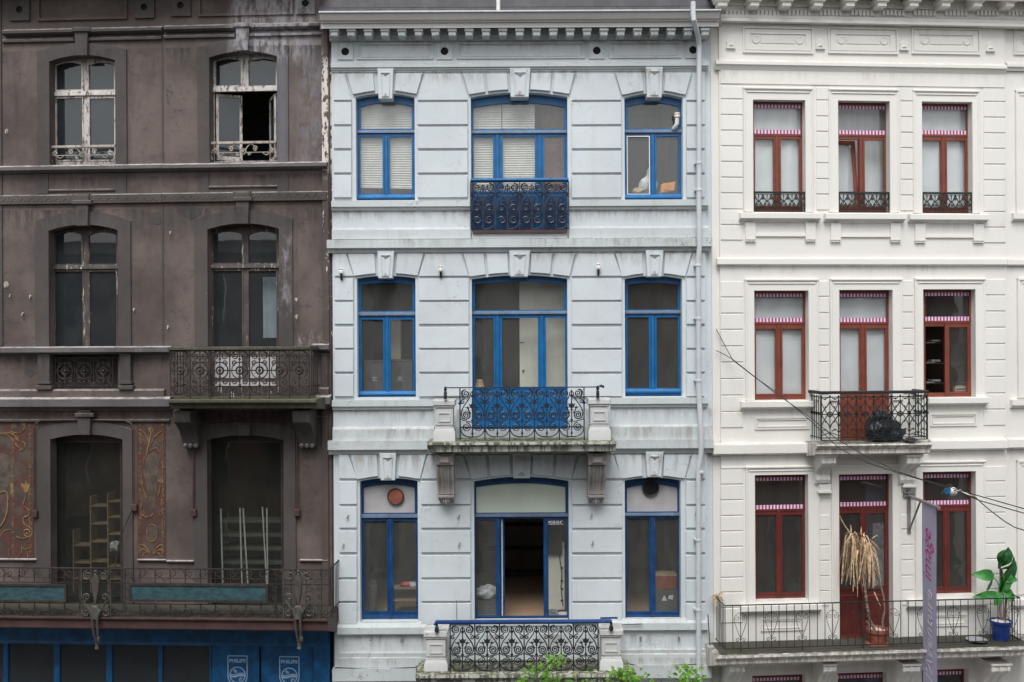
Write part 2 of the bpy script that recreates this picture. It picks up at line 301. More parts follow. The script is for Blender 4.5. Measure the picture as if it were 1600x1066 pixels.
class MB:
    def __init__(s): s.v = []; s.f = []
    def add(s, vs, fs):
        k = len(s.v); s.v += vs; s.f += [tuple(i+k for i in f) for f in fs]; return s
    def box(s, u0, u1, w0, w1, z0, z1, c=0.0):
        if c > 0: return s.poly([(u0, z0), (u1, z0), (u1, z1), (u0, z1)], w0, w1, c)
        v = [(a, -b, d) for d in (z0, z1) for b in (w1, w0) for a in (u0, u1)]
        return s.add(v, [(0, 2, 3, 1), (4, 5, 7, 6), (0, 1, 5, 4), (2, 6, 7, 3), (0, 4, 6, 2), (1, 3, 7, 5)])
    def poly(s, pts, w0, w1, c=0.0):
        """closed outline in (u, z), back at w0, front at w1, front edge chamfered by c"""
        n = len(pts)
        area = sum(pts[i][0]*pts[(i+1) % n][1]-pts[(i+1) % n][0]*pts[i][1] for i in range(n))
        if area < 0: pts = pts[::-1]
        loops = [(pts, w0)]
        if c > 0:
            ins = []
            for i in range(n):
                p0, p1, p2 = Vector(pts[i-1]), Vector(pts[i]), Vector(pts[(i+1) % n])
                a = (p1-p0).normalized(); b = (p2-p1).normalized()
                na, nb = Vector((-a.y, a.x)), Vector((-b.y, b.x)); m = na+nb
                m = m/max(m.dot(na), 0.3)
                ins.append((p1.x+m.x*c, p1.y+m.y*c))
            loops += [(pts, w1-c), (ins, w1)]
        else: loops.append((pts, w1))
        v = [(p[0], -w, p[1]) for L, w in loops for p in L]; f = [tuple(range(n))[::-1]]
        for k in range(len(loops)-1):
            for i in range(n): j = (i+1) % n; f.append((k*n+i, k*n+j, (k+1)*n+j, (k+1)*n+i))
        f.append(tuple(range((len(loops)-1)*n, len(loops)*n)))
        return s.add(v, f)
    def prof(s, u0, u1, pr):
        """profile [(w, z)...] swept along u"""
        n = len(pr); v = [(u0, -w, z) for w, z in pr]+[(u1, -w, z) for w, z in pr]
        f = [tuple(range(n)), tuple(range(n, 2*n))[::-1]]+[(i, n+i, n+(i+1) % n, (i+1) % n) for i in range(n)]
        return s.add(v, f)
    def tube(s, pts, r, n=5, caps=True, r2=None):
        pts = [Vector((p[0], -p[1], p[2])) for p in pts]; m = len(pts); vs = []; fs = []
        up = Vector((0.13, 0.97, 0.2)); prev = None
        for i, p in enumerate(pts):
            d = (pts[min(i+1, m-1)]-pts[max(i-1, 0)])
            if d.length < 1e-9: d = Vector((0, 0, 1))
            d.normalize()
            if prev is None:
                a = d.cross(up); 
                if a.length < 0.2: a = d.cross(Vector((1, 0, 0)))
            else: a = prev-d*prev.dot(d)
            a.normalize(); prev = a; b = d.cross(a)
            rr = r if r2 is None else r+(r2-r)*i/(m-1)
            for k in range(n):
                t = 2*math.pi*k/n+0.785; q = p+(a*math.cos(t)+b*math.sin(t))*rr; vs.append(tuple(q))
        for i in range(m-1):
            for k in range(n): j = (k+1) % n; fs.append((i*n+k, i*n+j, (i+1)*n+j, (i+1)*n+k))
        if caps: fs += [tuple(range(n))[::-1], tuple(range((m-1)*n, m*n))]
        return s.add(vs, fs)
    def lathe(s, c, pr, n=12, ax='z', sq=(1, 1)):
        vs = []; fs = []; m = len(pr)
        for r_, h in pr:
            for k in range(n):
                t = 2*math.pi*(k+0.5)/n
                if ax == 'z': q = (c[0]+r_*math.cos(t)*sq[0], -c[1]+r_*math.sin(t)*sq[1], c[2]+h)
                else: q = (c[0]+r_*math.cos(t)*sq[0], -c[1]-h, c[2]+r_*math.sin(t)*sq[1])
                vs.append(q)
        for i in range(m-1):
            for k in range(n): j = (k+1) % n; fs.append((i*n+k, i*n+j, (i+1)*n+j, (i+1)*n+k))
        fs += [tuple(range(n))[::-1], tuple(range((m-1)*n, m*n))]
        return s.add(vs, fs)
    def ball(s, c, r, n=8, sq=(1, 1, 1)):
        pr = [(max(r*math.sin(math.pi*i/6), 0.001), -r*math.cos(math.pi*i/6)*sq[2]) for i in range(7)]
        return s.lathe(c, pr, n, sq=(sq[0], sq[1]))
    def pbox(s, b, x0, y0, x1, y1, w0, w1, c=0.0):
        u0, u1, z0, z1 = b.r(x0, y0, x1, y1, w1); return s.box(u0, u1, w0, w1, z0, z1, c)
    def mould(s, b, x0, x1, pr, wb=-0.02):
        """pr: [(w, y px)...] top to bottom"""
        xm = (x0+x1)/2; P = [(w, b.z(xm, y, w)) for w, y in pr]
        wm = max(w for w, _ in pr)
        return s.prof(b.u(x0, pr[0][1], wm), b.u(x1, pr[0][1], wm), [(wb, P[0][1])]+P+[(wb, P[-1][1])])
    def mesh(s, name, mat=None, smooth=35):
        me = bpy.data.meshes.new(name); me.from_pydata(s.v, [], s.f)
        bm = bmesh.new(); bm.from_mesh(me); bmesh.ops.recalc_face_normals(bm, faces=bm.faces); bm.to_mesh(me); bm.free()
        if smooth:
            me.polygons.foreach_set("use_smooth", [True]*len(me.polygons)); me.set_sharp_from_angle(angle=R(smooth))
        if mat is not None: me.materials.append(M[mat] if isinstance(mat, str) else mat)
        return me
    def build(s, name, mat, parent=None, kind=None, label=None, loc=None, smooth=35):
        o = link(name, s.mesh(name, mat, smooth), parent, None, kind, loc)
        if label: o["label"] = label
        return o

_cache = {}
def block(parent, u0, u1, z0, z1, w0, w1, mat, c=0.012, name="stone_block"):
    """a beveled block; alike blocks share their mesh"""
    W_, H_, D_ = round(u1-u0, 2), round(z1-z0, 2), round(w1-w0, 3)
    k = (W_, H_, D_, mat, c, name)
    if k not in _cache:
        m = MB(); m.box(-W_/2, W_/2, 0, D_, -H_/2, H_/2, c); _cache[k] = m.mesh(name, mat)
    return link(name, _cache[k], parent, loc=((u0+u1)/2, -w0, (z0+z1)/2))

def perforated(m, u0, u1, z0, z1, holes, wf, th):
    """slab with holes (a, b, z0, zc, zt): zc corner height, zt crown height of a flat arch"""
    us = sorted(set([u0, u1]+[h[0] for h in holes]+[h[1] for h in holes])); us = [x for x in us if u0 <= x <= u1]
    zs = sorted(set([z0, z1]+[h[2] for h in holes]+[h[4] for h in holes])); zs = [x for x in zs if z0 <= x <= z1]
    inside = lambda u, z: any(h[0] < u < h[1] and h[2] < z < h[4] for h in holes)
    def q(pts): m.add([(a, -b, c) for a, b, c in pts], [tuple(range(len(pts)))])
    for i in range(len(us)-1):
        for j in range(len(zs)-1):
            if us[i+1]-us[i] < 1e-6 or zs[j+1]-zs[j] < 1e-6 or inside((us[i]+us[i+1])/2, (zs[j]+zs[j+1])/2): continue
            for w in (wf, wf-th): q([(us[i], w, zs[j]), (us[i+1], w, zs[j]), (us[i+1], w, zs[j+1]), (us[i], w, zs[j+1])])
    for a, b, c, d in ((u0, z0, u1, z0), (u1, z0, u1, z1), (u1, z1, u0, z1), (u0, z1, u0, z0)):
        q([(a, wf, b), (c, wf, d), (c, wf-th, d), (a, wf-th, b)])
    for (a, b, c, zc, zt) in holes:
        q([(a, wf, c), (b, wf, c), (b, wf-th, c), (a, wf-th, c)])
        q([(a, wf, c), (a, wf, zc), (a, wf-th, zc), (a, wf-th, c)]); q([(b, wf, c), (b, wf, zc), (b, wf-th, zc), (b, wf-th, c)])
        K = 12 if zt-zc > 1e-4 else 1
        arc = [(a+(b-a)*i/K, zc+(zt-zc)*(1-(2*i/K-1)**2)) for i in range(K+1)]
        for i in range(K):
            (p, r_), (p2, r2) = arc[i], arc[i+1]
            q([(p, wf, r_), (p2, wf, r2), (p2, wf-th, r2), (p, wf-th, r_)])
            if K > 1:
                for w in (wf, wf-th): q([(p, w, r_), (p2, w, r2), (p2, w, zt), (p, w, zt)])
    return m

def opening(b, x0, x1, yc, yt, yb, w=0.0):
    u0, u1, z0, zt = b.r(x0, yt, x1, yb, w); zc = b.z((x0+x1)/2, yc, w)
    return (u0, u1, z0, zc, zt)

def house(name, b, label, cat="house", group=None):
    o = bpy.data.objects.new(name, None); COL.objects.link(o); o.location = (b.o.x, b.o.y, 0); o.rotation_euler = (0, 0, b.a)
    o["label"] = label; o["category"] = cat
    if group: o["group"] = group
    return o

def thing(name, b, u, w, z, label, cat, group=None, rz=0.0):
    """an Empty at a thing's base; its parts are built in (u, w, z) relative to it"""
    o = bpy.data.objects.new(name, None); COL.objects.link(o); P = b.world(u, w, z); o.location = P; o.rotation_euler = (0, 0, b.a+rz)
    o["label"] = label; o["category"] = cat
    if group: o["group"] = group
    return o
def single(o, b, u, w, z, label, cat, group=None, rz=0.0):
    o.location = b.world(u, w, z); o.rotation_euler = (0, 0, b.a+rz); o["label"] = label; o["category"] = cat
    if group: o["group"] = group
    return o

def spiral(cx, cz, r, turns, start, d=1, w=0.0, n=9, r_in=0.12):
    """points from the outside inwards"""
    k = max(4, int(turns*n)); out = []
    for i in range(k+1):
        t = i/k; a = start+d*turns*2*math.pi*t; q = r*(1-t)+r*r_in*t
        out.append((cx+q*math.cos(a), w, cz+q*math.sin(a)))
    return out
def ring(cx, cz, r, w=0.0, n=12): return [(cx+r*math.cos(2*math.pi*i/n), w, cz+r*math.sin(2*math.pi*i/n)) for i in range(n+1)]
def bez(p, w=0.0, n=8):
    out = []
    for i in range(n+1):
        t = i/n; q = [Vector(x) for x in p]
        while len(q) > 1: q = [q[j].lerp(q[j+1], t) for j in range(len(q)-1)]
        out.append((q[0].x, w, q[0].y))
    return out
def diamond(m, u, w, z, a, h, d=0.012):
    m.poly([(u-a, z), (u, z-h), (u+a, z), (u, z+h)], w-d, w+d)

def window(b, hs, outer, uppers, lowers, uy, ly, wf=-0.2, th=0.06, arch=0, fm='blue', pm='gA', upm=None, tr=None, trm=None, sash=2.4, opened=(), lab=None, nopane=(), sdepth=0.014):
    """outer px rect; uppers/lowers: lists of pane x ranges; uy/ly: their y ranges; tr: transom ledge y range"""
    u0, u1, z0, z1 = b.r(*outer, wf); holes = []; P = []
    for lst, yy, ar in ((uppers, uy, arch), (lowers, ly, 0)):
        for i, (xa, xb) in enumerate(lst):
            e = 1.4
            holes.append(opening(b, xa-e, xb+e, yy[0]-e+ar, yy[0]-e, yy[1]+e, wf)); P.append((xa, xb, yy, ar, lst is uppers))
    fr = perforated(MB(), u0, u1, z0, z1, holes, wf, th).build("window", fm, hs, label=lab)
    for i, (xa, xb, yy, ar, up) in enumerate(P):
        if i in nopane and i not in opened: continue
        if i in opened: continue
        s_ = 3.2 if up else sash
        o2 = opening(b, xa-s_, xb+s_, yy[0]-s_+ar, yy[0]-s_, yy[1]+s_, wf); h2 = opening(b, xa, xb, yy[0]+ar, yy[0], yy[1], wf)
        sm = MB()
        if ar:   # arched ring
            K = 10; top = [(o2[0]+(o2[1]-o2[0])*t/K, o2[3]+(o2[4]-o2[3])*(1-(2*t/K-1)**2)) for t in range(K+1)]
            tin = [(h2[0]+(h2[1]-h2[0])*t/K, h2[3]+(h2[4]-h2[3])*(1-(2*t/K-1)**2)) for t in range(K+1)]
            lo = [(o2[0], o2[2]), (o2[1], o2[2])]; li = [(h2[0], h2[2]), (h2[1], h2[2])]
            A = [lo[0]]+top+[lo[1]]; Bq = [li[0]]+tin+[li[1]]; n = len(A)
            for t in range(n):
                k = (t+1) % n; wq = wf+sdepth; w0 = wf-0.03
                sm.add([(A[t][0], -wq, A[t][1]), (A[k][0], -wq, A[k][1]), (Bq[k][0], -wq, Bq[k][1]), (Bq[t][0], -wq, Bq[t][1]),
                        (A[t][0], -w0, A[t][1]), (A[k][0], -w0, A[k][1]), (Bq[k][0], -w0, Bq[k][1]), (Bq[t][0], -w0, Bq[t][1])],
                       [(0, 1, 2, 3), (0, 1, 5, 4), (2, 3, 7, 6)])
        else: perforated(sm, o2[0], o2[1], o2[2], o2[4], [h2], wf+sdepth, 0.045)
        sm.build("sash", fm, fr)
        m = MB(); zc = h2[3]; pts = [(h2[0]-.008, h2[2]-.008), (h2[1]+.008, h2[2]-.008)]+[(h2[1]+.008-(h2[1]-h2[0]+.016)*t/8, zc+.008+(h2[4]-zc)*(1-(2*t/8-1)**2)) for t in range(9)] if ar else [(h2[0]-.008, h2[2]-.008), (h2[1]+.008, h2[2]-.008), (h2[1]+.008, h2[4]+.008), (h2[0]-.008, h2[4]+.008)]
        m.poly(pts, wf-0.024, wf-0.018)
        pmm = upm if (up and upm) else (pm[i] if isinstance(pm, (list, tuple)) else pm)
        m.build("pane", pmm, fr, smooth=0)
    if tr:
        m = MB(); xm = (outer[0]+outer[2])/2; za, zb = b.z(xm, tr[0], wf+.03), b.z(xm, tr[1], wf+.03)
        m.prof(u0+.02, u1-.02, [(wf+.001, za), (wf+.035, za-.012), (wf+.05, zb+.015), (wf+.05, zb), (wf+.001, zb)])
        m.build("transom", trm or fm, fr)
    return fr

def room(b, hs, x0, x1, storeys, depth=5.0, wall='plaster', wf=-0.27, floor='woodfloor'):
    """storeys: list of (ceiling y px, floor y px) at the facade; builds the inside that windows show"""
    ua, ub = b.u(x0, 500), b.u(x1, 500)
    m = MB(); top = b.z((x0+x1)/2, storeys[0][0]); bot = b.z((x0+x1)/2, storeys[-1][1])
    m.box(ua, ub, -depth-.2, -depth, bot, top); m.box(ua-.15, ua, -depth, wf, bot, top); m.box(ub, ub+.15, -depth, wf, bot, top)
    m.build("inner_wall", wall, hs)
    for yc, yf in storeys:
        zc, zf = b.z((x0+x1)/2, yc), b.z((x0+x1)/2, yf)
        MB().box(ua, ub, -depth, wf, zc-.02, zc+.1).build("inner_ceiling", wall, hs)
        MB().box(ua, ub, -depth, wf, zf-.1, zf).build("inner_floor", floor, hs)

def lyre_unit(m, u0, u1, z0, z1, w, r=0.0138, tall=True, knots=True):
    """one unit of the scrolled railing between two uprights"""
    H = z1-z0; Wd = u1-u0; c = (u0+u1)/2; h = Wd/2
    Z = lambda t: z1-t*H
    for s in (-1, 1):
        X = lambda q: c+s*h*q
        a = R(90) if s > 0 else R(90)
        d = s
        # top scroll, hung from the upright
        m.tube(spiral(X(.52), Z(.12), h*.33, 1.9, R(90), -d, w), r, 4)
        m.tube(bez([(X(.52), Z(.045)), (X(1.0), Z(.03)), (X(.98), Z(.16)), (X(.62), Z(.22))], w)+spiral(X(.76), Z(.285), h*.2, 1.3, R(120 if s > 0 else 60), -d, w)[1:], r*.9, 4)
        # lyre line
        m.tube(bez([(X(.14), Z(.10)), (X(.14), Z(.24)), (X(.5), Z(.30)), (X(.95), Z(.40)), (X(1.0), Z(.52)), (X(.78), Z(.62))], w, 10), r*1.05, 4)
        m.tube(spiral(X(.5), Z(.55), h*.36, 2.0, R(-45 if s > 0 else -135), -d if s > 0 else 1, w), r*1.1, 4)
        # lily
        m.tube(bez([(X(.12), Z(.52)), (X(.3), Z(.48)), (X(.34), Z(.42)), (X(.36), Z(.39))], w, 5), r, 4)
        m.poly([(X(.36), Z(.43)), (X(.12), Z(.385)), (X(.32), Z(.395)), (X(.36), Z(.35)), (X(.42), Z(.395)), (X(.66), Z(.385))], w-.008, w+.012)
        # lower scrolls
        m.tube(spiral(X(.5), Z(.79), h*.38, 2.0, R(90), d, w), r, 4)
        m.tube(bez([(X(1.0), Z(.62)), (X(.75), Z(.68)), (X(.3), Z(.66)), (X(0.08), Z(.70))], w, 6), r*.8, 4)
        m.tube(bez([(X(.98), Z(.80)), (X(.95), Z(.97)), (X(.4), Z(1.0)), (X(0), Z(.985))], w, 7), r, 4)
        m.box(X(.88)-.01, X(.88)+.01, w-.012, w+.014, Z(.56)-.008, Z(.56)+.008)
    m.tube([(c, w, Z(.08)), (c, w, Z(1.0))], r, 4)
    for t, a in ((.09, .10), (.17, .13), (.36, .17), (.45, .09), (.66, .12), (.92, .10)): diamond(m, c, w, Z(t), h*a*1.1, h*a*1.6)
    m.poly([(c-h*.3, Z(.315)), (c-h*.12, Z(.345)), (c, Z(.28)), (c+h*.12, Z(.345)), (c+h*.3, Z(.315)), (c+h*.18, Z(.40)), (c, Z(.43)), (c-h*.18, Z(.40))], w-.01, w+.014)

def ring_unit(m, u0, u1, z0, z1, w, r=0.009, style=0):
    """one unit of the railing with rings, diamonds and small scrolls"""
    H = z1-z0; c = (u0+u1)/2; h = (u1-u0)/2; Z = lambda t: z1-t*H
    m.tube([(c, w, Z(0)), (c, w, Z(1))], r*.9, 4)
    if style == 0:      # ring in the middle, double C scrolls
        m.tube(ring(c, Z(.45), h*.36, w, 10), r*1.6, 4, False); m.lathe((c, w-.01, Z(.45)), [(h*.16, 0), (h*.16, .03), (h*.06, .045)], 8, 'y')
        m.tube(ring(c, Z(.45), h*.82, w, 14), r, 4, False)
        for s in (-1, 1):
            X = lambda q: c+s*h*q
            m.tube(spiral(X(.45), Z(.13), h*.38, 1.7, R(90), -s, w), r, 4); m.tube(spiral(X(.5), Z(.28), h*.28, 1.4, R(-90), s, w), r, 4)
            m.tube(spiral(X(.5), Z(.70), h*.3, 1.4, R(90), -s, w), r, 4); m.tube(spiral(X(.5), Z(.87), h*.36, 1.6, R(-90), s, w), r, 4)
            m.tube(bez([(X(0), Z(.98)), (X(.5), Z(.92)), (X(.9), Z(.86)), (X(1), Z(.78))], w, 5), r, 4)
            m.tube([(X(.36), w, Z(.45)), (X(1), w, Z(.45))], r, 4)
            m.tube(bez([(X(0), Z(.02)), (X(.6), Z(.0)), (X(1), Z(.1)), (X(1), Z(.2))], w, 5), r, 4)
        for t in (.2, .6, .78): diamond(m, c, w, Z(t), h*.14, h*.2)
    elif style == 1:    # rose and diamond lattice
        m.tube(ring(c, Z(.45), h*.26, w, 10), r*1.3, 4, False); m.lathe((c, w-.01, Z(.45)), [(h*.13, 0), (h*.13, .03)], 8, 'y')
        for s in (-1, 1):
            X = lambda q: c+s*h*q
            for q in (1, -1):
                V = lambda t: Z(.45+q*t)
                m.tube(bez([(X(0), V(.33)), (X(.12), V(.2)), (X(.5), V(.18)), (X(1), V(.0))], w, 7), r*1.1, 4)
                m.tube(bez([(X(1), V(.33)), (X(.9), V(.2)), (X(.55), V(.1)), (X(.26), V(.0))], w, 7), r*.9, 4)
                diamond(m, X(.5), w, V(.17), h*.1, h*.12); diamond(m, X(.55), w, V(.36), h*.12, h*.12); diamond(m, X(1), w, V(.33), h*.09, h*.22)
                m.tube(bez([(X(.2), V(.40)), (X(.5), V(.33)), (X(.8), V(.34)), (X(.95), V(.42))], w, 5), r*.9, 4)
            m.tube([(X(.26), w, Z(.45)), (X(1), w, Z(.45))], r, 4); diamond(m, X(.95), w, Z(.45), h*.17, h*.17)
            m.tube([(X(0), w, Z(.87)), (X(1), w, Z(.95))], r*.8, 4)
        diamond(m, c, w, Z(.04), h*.13, h*.2); diamond(m, c, w, Z(.9), h*.13, h*.2)
    else:               # interlaced arcs of the small window guards
        for s in (-1, 1):
            X = lambda q: c+s*h*q
            m.tube(bez([(X(0), Z(.5)), (X(.5), Z(.45)), (X(.95), Z(.2)), (X(.9), Z(.02))], w, 6), r*1.5, 4)
            m.tube(spiral(X(.55), Z(.75), h*.36, 1.3, R(90), s, w), r*1.3, 4)
            m.tube(bez([(X(0), Z(.5)), (X(.5), Z(.55)), (X(.9), Z(.8)), (X(1), Z(.98))], w, 6), r*1.4, 4)
            m.tube(spiral(X(.98), Z(.33), h*.3, 1.2, R(90), -s, w), r*1.2, 4)
        diamond(m, c, w, Z(.5), h*.2, h*.25); diamond(m, c, w, Z(.15), h*.14, h*.3)

# ================================================================ ground, road, opposite side
def build_ground():
    def sheet(name, x0, x1, y0, y1, z, mat, kind='structure'):
        m = MB(); m.add([(x0, y0, z), (x1, y0, z), (x1, y1, z), (x0, y1, z)], [(0, 1, 2, 3)]); return m.build(name, mat, kind=kind)
    sheet("ground", -400, 400, -400, 400, 0.0, 'paving')
    sheet("road", -200, 200, -16.5, -4.0, 0.004, 'asphalt')
    for nm, ya, yb in (("pavement", -4.0, 3.0), ("pavement_opposite", -21.0, -16.5)):
        m = MB(); m.add([(a, y, z) for z in (0.0, 0.13) for y in (ya, yb) for a in (-60, 60)], [(0, 1, 3, 2), (4, 6, 7, 5), (0, 4, 5, 1), (2, 3, 7, 6), (0, 2, 6, 4), (1, 5, 7, 3)])
        m.build("pavement", 'paving', kind='structure')
    # the other side of the street, which the panes mirror
    for i, (x0, x1, h, mat, lab) in enumerate(((-30, -11, 15, 'brick', "brick town house across the street, mirrored in the brown house windows"),
            (-11, 3.5, 16.5, 'opp', "cream town house across the street, mirrored in the grey house windows"), (3.5, 24, 14, 'brick', "brick town house across the street, mirrored in the white house windows"))):
        hs = bpy.data.objects.new("opposite_house", None); COL.objects.link(hs); hs.location = (0, -20.9, 0); hs["label"] = lab; hs["category"] = "house"; hs["group"] = "houses across the street"
        m = MB(); holes = []
        n = int((x1-x0)/3)
        for k in range(n):
            for f in range(4):
                cx = x0+(k+.5)*(x1-x0)/n; z = 1+f*3.6
                if abs(cx) < 1.0 and f == 2: pass
                holes.append((cx-.6, cx+.6, z, z+2.2, z+2.2))
        fr = perforated(MB(), x0, x1, 0, h, holes, 0, 0.3)
        fr.v = [(v[0], -v[1]-0.3, v[2]) for v in fr.v]; fr.build("wall", mat, hs)
        g = MB(); 
        for a, b_, c, d, e in holes: g.v, g.f = g.v, g.f; g.add([(a, -.2, c), (b_, -.2, c), (b_, -.2, d), (a, -.2, d)], [(0, 1, 2, 3)])
        g.build("glazing", 'hole', hs)
        c = MB(); c.add([(x, y, z) for z in (h, h+.5) for y in (-.4, .35) for x in (x0, x1)], [(0, 1, 3, 2), (4, 6, 7, 5), (0, 4, 5, 1), (2, 3, 7, 6), (0, 2, 6, 4), (1, 5, 7, 3)]); c.build("cornice", 'opp', hs)
build_ground()

# ================================================================ GREY HOUSE
def key_stone(b, hs, x0, x1, xb0, xb1, y0, y1, mat='grey'):
    """keystone with sunk panel and two pyramids"""
    w = 0.11; m = MB(); ym = (y0+y1)/2; xm = (x0+x1)/2
    za, zb = b.z(xm, y0, w), b.z(xm, y1, w); U = lambda x, y: b.u(x, y, w)
    m.poly([(U(xb0, y1), zb), (U(xb1, y1), zb), (U(x1, y0), za), (U(x0, y0), za)], -.19, w, 0.01)
    # raised rim around a panel
    dx = (x1-x0)*0.2; zt = za-.085; zl = zb+.045
    a = [(U(xb0+dx, y1), zl), (U(xb1-dx, y1), zl), (U(x1-dx, y0), zt), (U(x0+dx, y0), zt)]
    g = .012; bq = [(a[0][0]+g, a[0][1]+g), (a[1][0]-g, a[1][1]+g), (a[2][0]-g, a[2][1]-g), (a[3][0]+g, a[3][1]-g)]
    for k in range(4):
        j = (k+1) % 4
        m.poly([a[k], a[j], bq[j], bq[k]], w-.005, w+.022)
    o = m.build("keystone", mat, hs)
    p = MB(); h = abs(bq[2][0]-bq[3][0])*0.42; wt = w+.035
    L, Rr = bq[3], bq[2]; c = ((L[0]+Rr[0])/2, L[1]-h); q = ((L[0]+Rr[0])/2, L[1]-h*.35)
    p.add([(L[0], -w-.001, L[1]), (Rr[0], -w-.001, Rr[1]), (c[0], -w-.001, c[1]), (q[0], -wt, L[1]-.004)], [(0, 1, 3), (1, 2, 3), (2, 0, 3), (0, 2, 1)])
    p.build("keystone_pyramid", 'pyr', o, smooth=0); p = MB()
    L, Rr = bq[0], bq[1]; c = ((L[0]+Rr[0])/2, L[1]+h); q = ((L[0]+Rr[0])/2, L[1]+h*.35)
    p.add([(L[0], -w-.001, L[1]), (Rr[0], -w-.001, Rr[1]), (c[0], -w-.001, c[1]), (q[0], -wt, L[1]+.004)], [(0, 1, 3), (1, 2, 3), (2, 0, 3), (0, 2, 1)])
    p.build("keystone_pyramid", 'pyr', o, smooth=0)
    return o

def build_grey():
    b = GREY; hs = house("grey_town_house", b, "pale grey three storey town house with blue windows in the middle")
    # ---- wall
    W1 = [(556, 648, 152, 146, 313), (736, 887, 152, 144.5, 362), (976, 1067, 153, 146, 313)]
    W2 = [(558, 649.5, 435, 431, 621), (737.5, 887, 436, 430, 686), (976.5, 1066, 436, 431, 620)]
    W3 = [(562.5, 653, 752, 747, 972), (741, 889, 752, 745, 975), (976.5, 1064, 751, 746.5, 969)]
    holes = [opening(b, *h) for h in W1+W2+W3]
    u0, u1 = b.u(520, 500), b.u(1104, 500)
    zt = b.z(811, 44); perforated(MB(), u0, u1, 0.0, zt, holes, 0.0, 0.2).build("front_wall", 'grey', hs)
    x2 = b.u(1113, 500); MB().box(u1, x2, -.2, -.06, 0, zt).build("side_strip", 'grey', hs)
    MB().box(u0, x2, -6.2, -5.6, 0, zt).build("rear_wall", 'grey', hs)
    room(b, hs, 524, 1104, [(96, 372), (380, 690), (700, 977)])
    # ---- rusticated blocks
    rows1 = [(160, 194.5), (198, 232), (236, 270), (274, 308.5)]
    rows2 = [(435.5, 469), (472.5, 506.5), (511, 544), (547.5, 581), (585, 619.5)]
    rows3 = [(752, 788), (792, 825), (829.5, 863.5), (868, 902.5), (906.5, 939.5), (943, 975.5)]
    piers = {1: [(521, 549), (652.5, 730.5), (893.5, 971), (1073, 1101.5)],
             2: [(522.5, 552), (654.5, 732.5), (893.5, 971.5), (1073, 1101.5)],
             3: [(529.5, 557.5), (658, 735.3), (894, 972), (1072, 1102)]}
    T = 0.055
    for f, rows in ((1, rows1), (2, rows2), (3, rows3)):
        for x0, x1 in piers[f]:
            for y0, y1 in rows:
                a, c, z0, z1 = b.r(x0, y0, x1, y1, T); block(hs, a, c, z0, z1, 0.0, T, 'grey', .007)
    PX = 20/F
    for f, (wins, ytop, ybase, rows) in enumerate(((W1, 115, 156.5, rows1), (W2, 396.5, 431.5, rows2), (W3, 711, 748, rows3))):
        zt_ = [b.z(x, ytop, T) for x in (600, 811, 1020)]
        cs = []
        for i, (x0, x1, yc, yt, yb) in enumerate(wins):
            o = opening(b, x0, x1, yc, yt, yb); cu = (o[0]+o[1])/2; hw = (o[1]-o[0])/2; cs.append((cu, hw))
            arc = lambda du: o[3]+(o[4]-o[3])*(1-min(1, abs(du)/hw)**2)+0.05
            z1 = zt_[i]
            parts = [((17.8, 59.2), (15.8, 49.5))] if i != 1 else [((18.5, 51), (17, 48.5)), ((55.5, 87), (52.5, 78.3))]
            for (ta, tb), (ba, bb) in parts:
                for s in (-1, 1):
                    pts = [(cu+s*q*PX, z1) for q in (ta, tb)]+[(cu+s*(bb+(ba-bb)*k/4)*PX, arc((bb+(ba-bb)*k/4)*PX)) for k in range(5)]
                    MB().poly(pts, 0.0, T, .007).build("voussoir", 'grey', hs)
        # pier heads between the arches
        P = piers[f+1]
        heads = [(None, 0, P[0]), (0, 1, P[1]), (1, 2, P[2]), (2, None, P[3])]
        for L, Rr, (x0, x1) in heads:
            a, c = b.u(x0, ybase, T), b.u(x1, ybase, T); z0 = b.z((x0+x1)/2, ybase, T); z1 = zt_[Rr if Rr is not None else 2]
            ta = cs[L][0]+(62 if L != 1 else 91)*PX if L is not None else a
            tc = cs[Rr][0]-(62 if Rr != 1 else 91)*PX if Rr is not None else c
            MB().poly([(a, z0), (c, z0), (tc, z1), (ta, z1)], 0.0, T, .007).build("pier_head_block", 'grey', hs)
    # keystones
    for (a, c, d, e, y0, y1) in ((589.5, 614.5, 591.5, 613, 107, 154.5), (796.5, 829, 797.8, 826, 106.5, 152), (1009, 1036, 1011, 1034, 104.5, 152.5),
                                 (589.5, 616, 591, 613, 392, 435), (795.5, 829, 797.5, 825, 391, 432.5), (1009, 1037, 1011.5, 1033.5, 391, 432.5),
                                 (592.5, 619, 595, 617, 708, 751), (801, 829, 802, 828, 708, 747.5), (1009, 1037, 1011, 1033.5, 706, 745.5)):
        key_stone(b, hs, a, c, d, e, y0, y1)
    # ---- courses
    def course(x0, x1, pr, mat='greyledge', name="string_course"): return MB().mould(b, x0, x1, pr, 0.0).build(name, mat, hs)
    course(517, 1107, [(.05, 95), (.05, 98), (.10, 99.5), (.10, 104), (.06, 105), (.06, 108), (.03, 109), (.03, 111.5)])
    course(517.5, 734.5, [(.10, 313.5), (.10, 322.8), (.055, 324), (.055, 327), (.03, 329.5)]); course(889, 1107, [(.10, 312), (.10, 321.5), (.055, 322.5), (.055, 326), (.03, 328.5)])
    course(518.5, 735.5, [(.02, 356.5), (.07, 359), (.07, 373.5)]); course(889, 1107, [(.02, 354), (.07, 356.5), (.07, 372)])
    course(510.5, 1113, [(.15, 373.2), (.15, 386.2), (.06, 388), (.04, 394)])
    course(518.5, 677, [(.10, 625.5), (.10, 635), (.05, 636.5), (.05, 640)]); course(954, 1107, [(.10, 621.5), (.10, 631), (.05, 632.5), (.05, 636)])
    course(519.5, 678, [(.02, 667), (.075, 671), (.075, 689)]); course(955, 1107, [(.02, 664), (.075, 667), (.075, 687)])
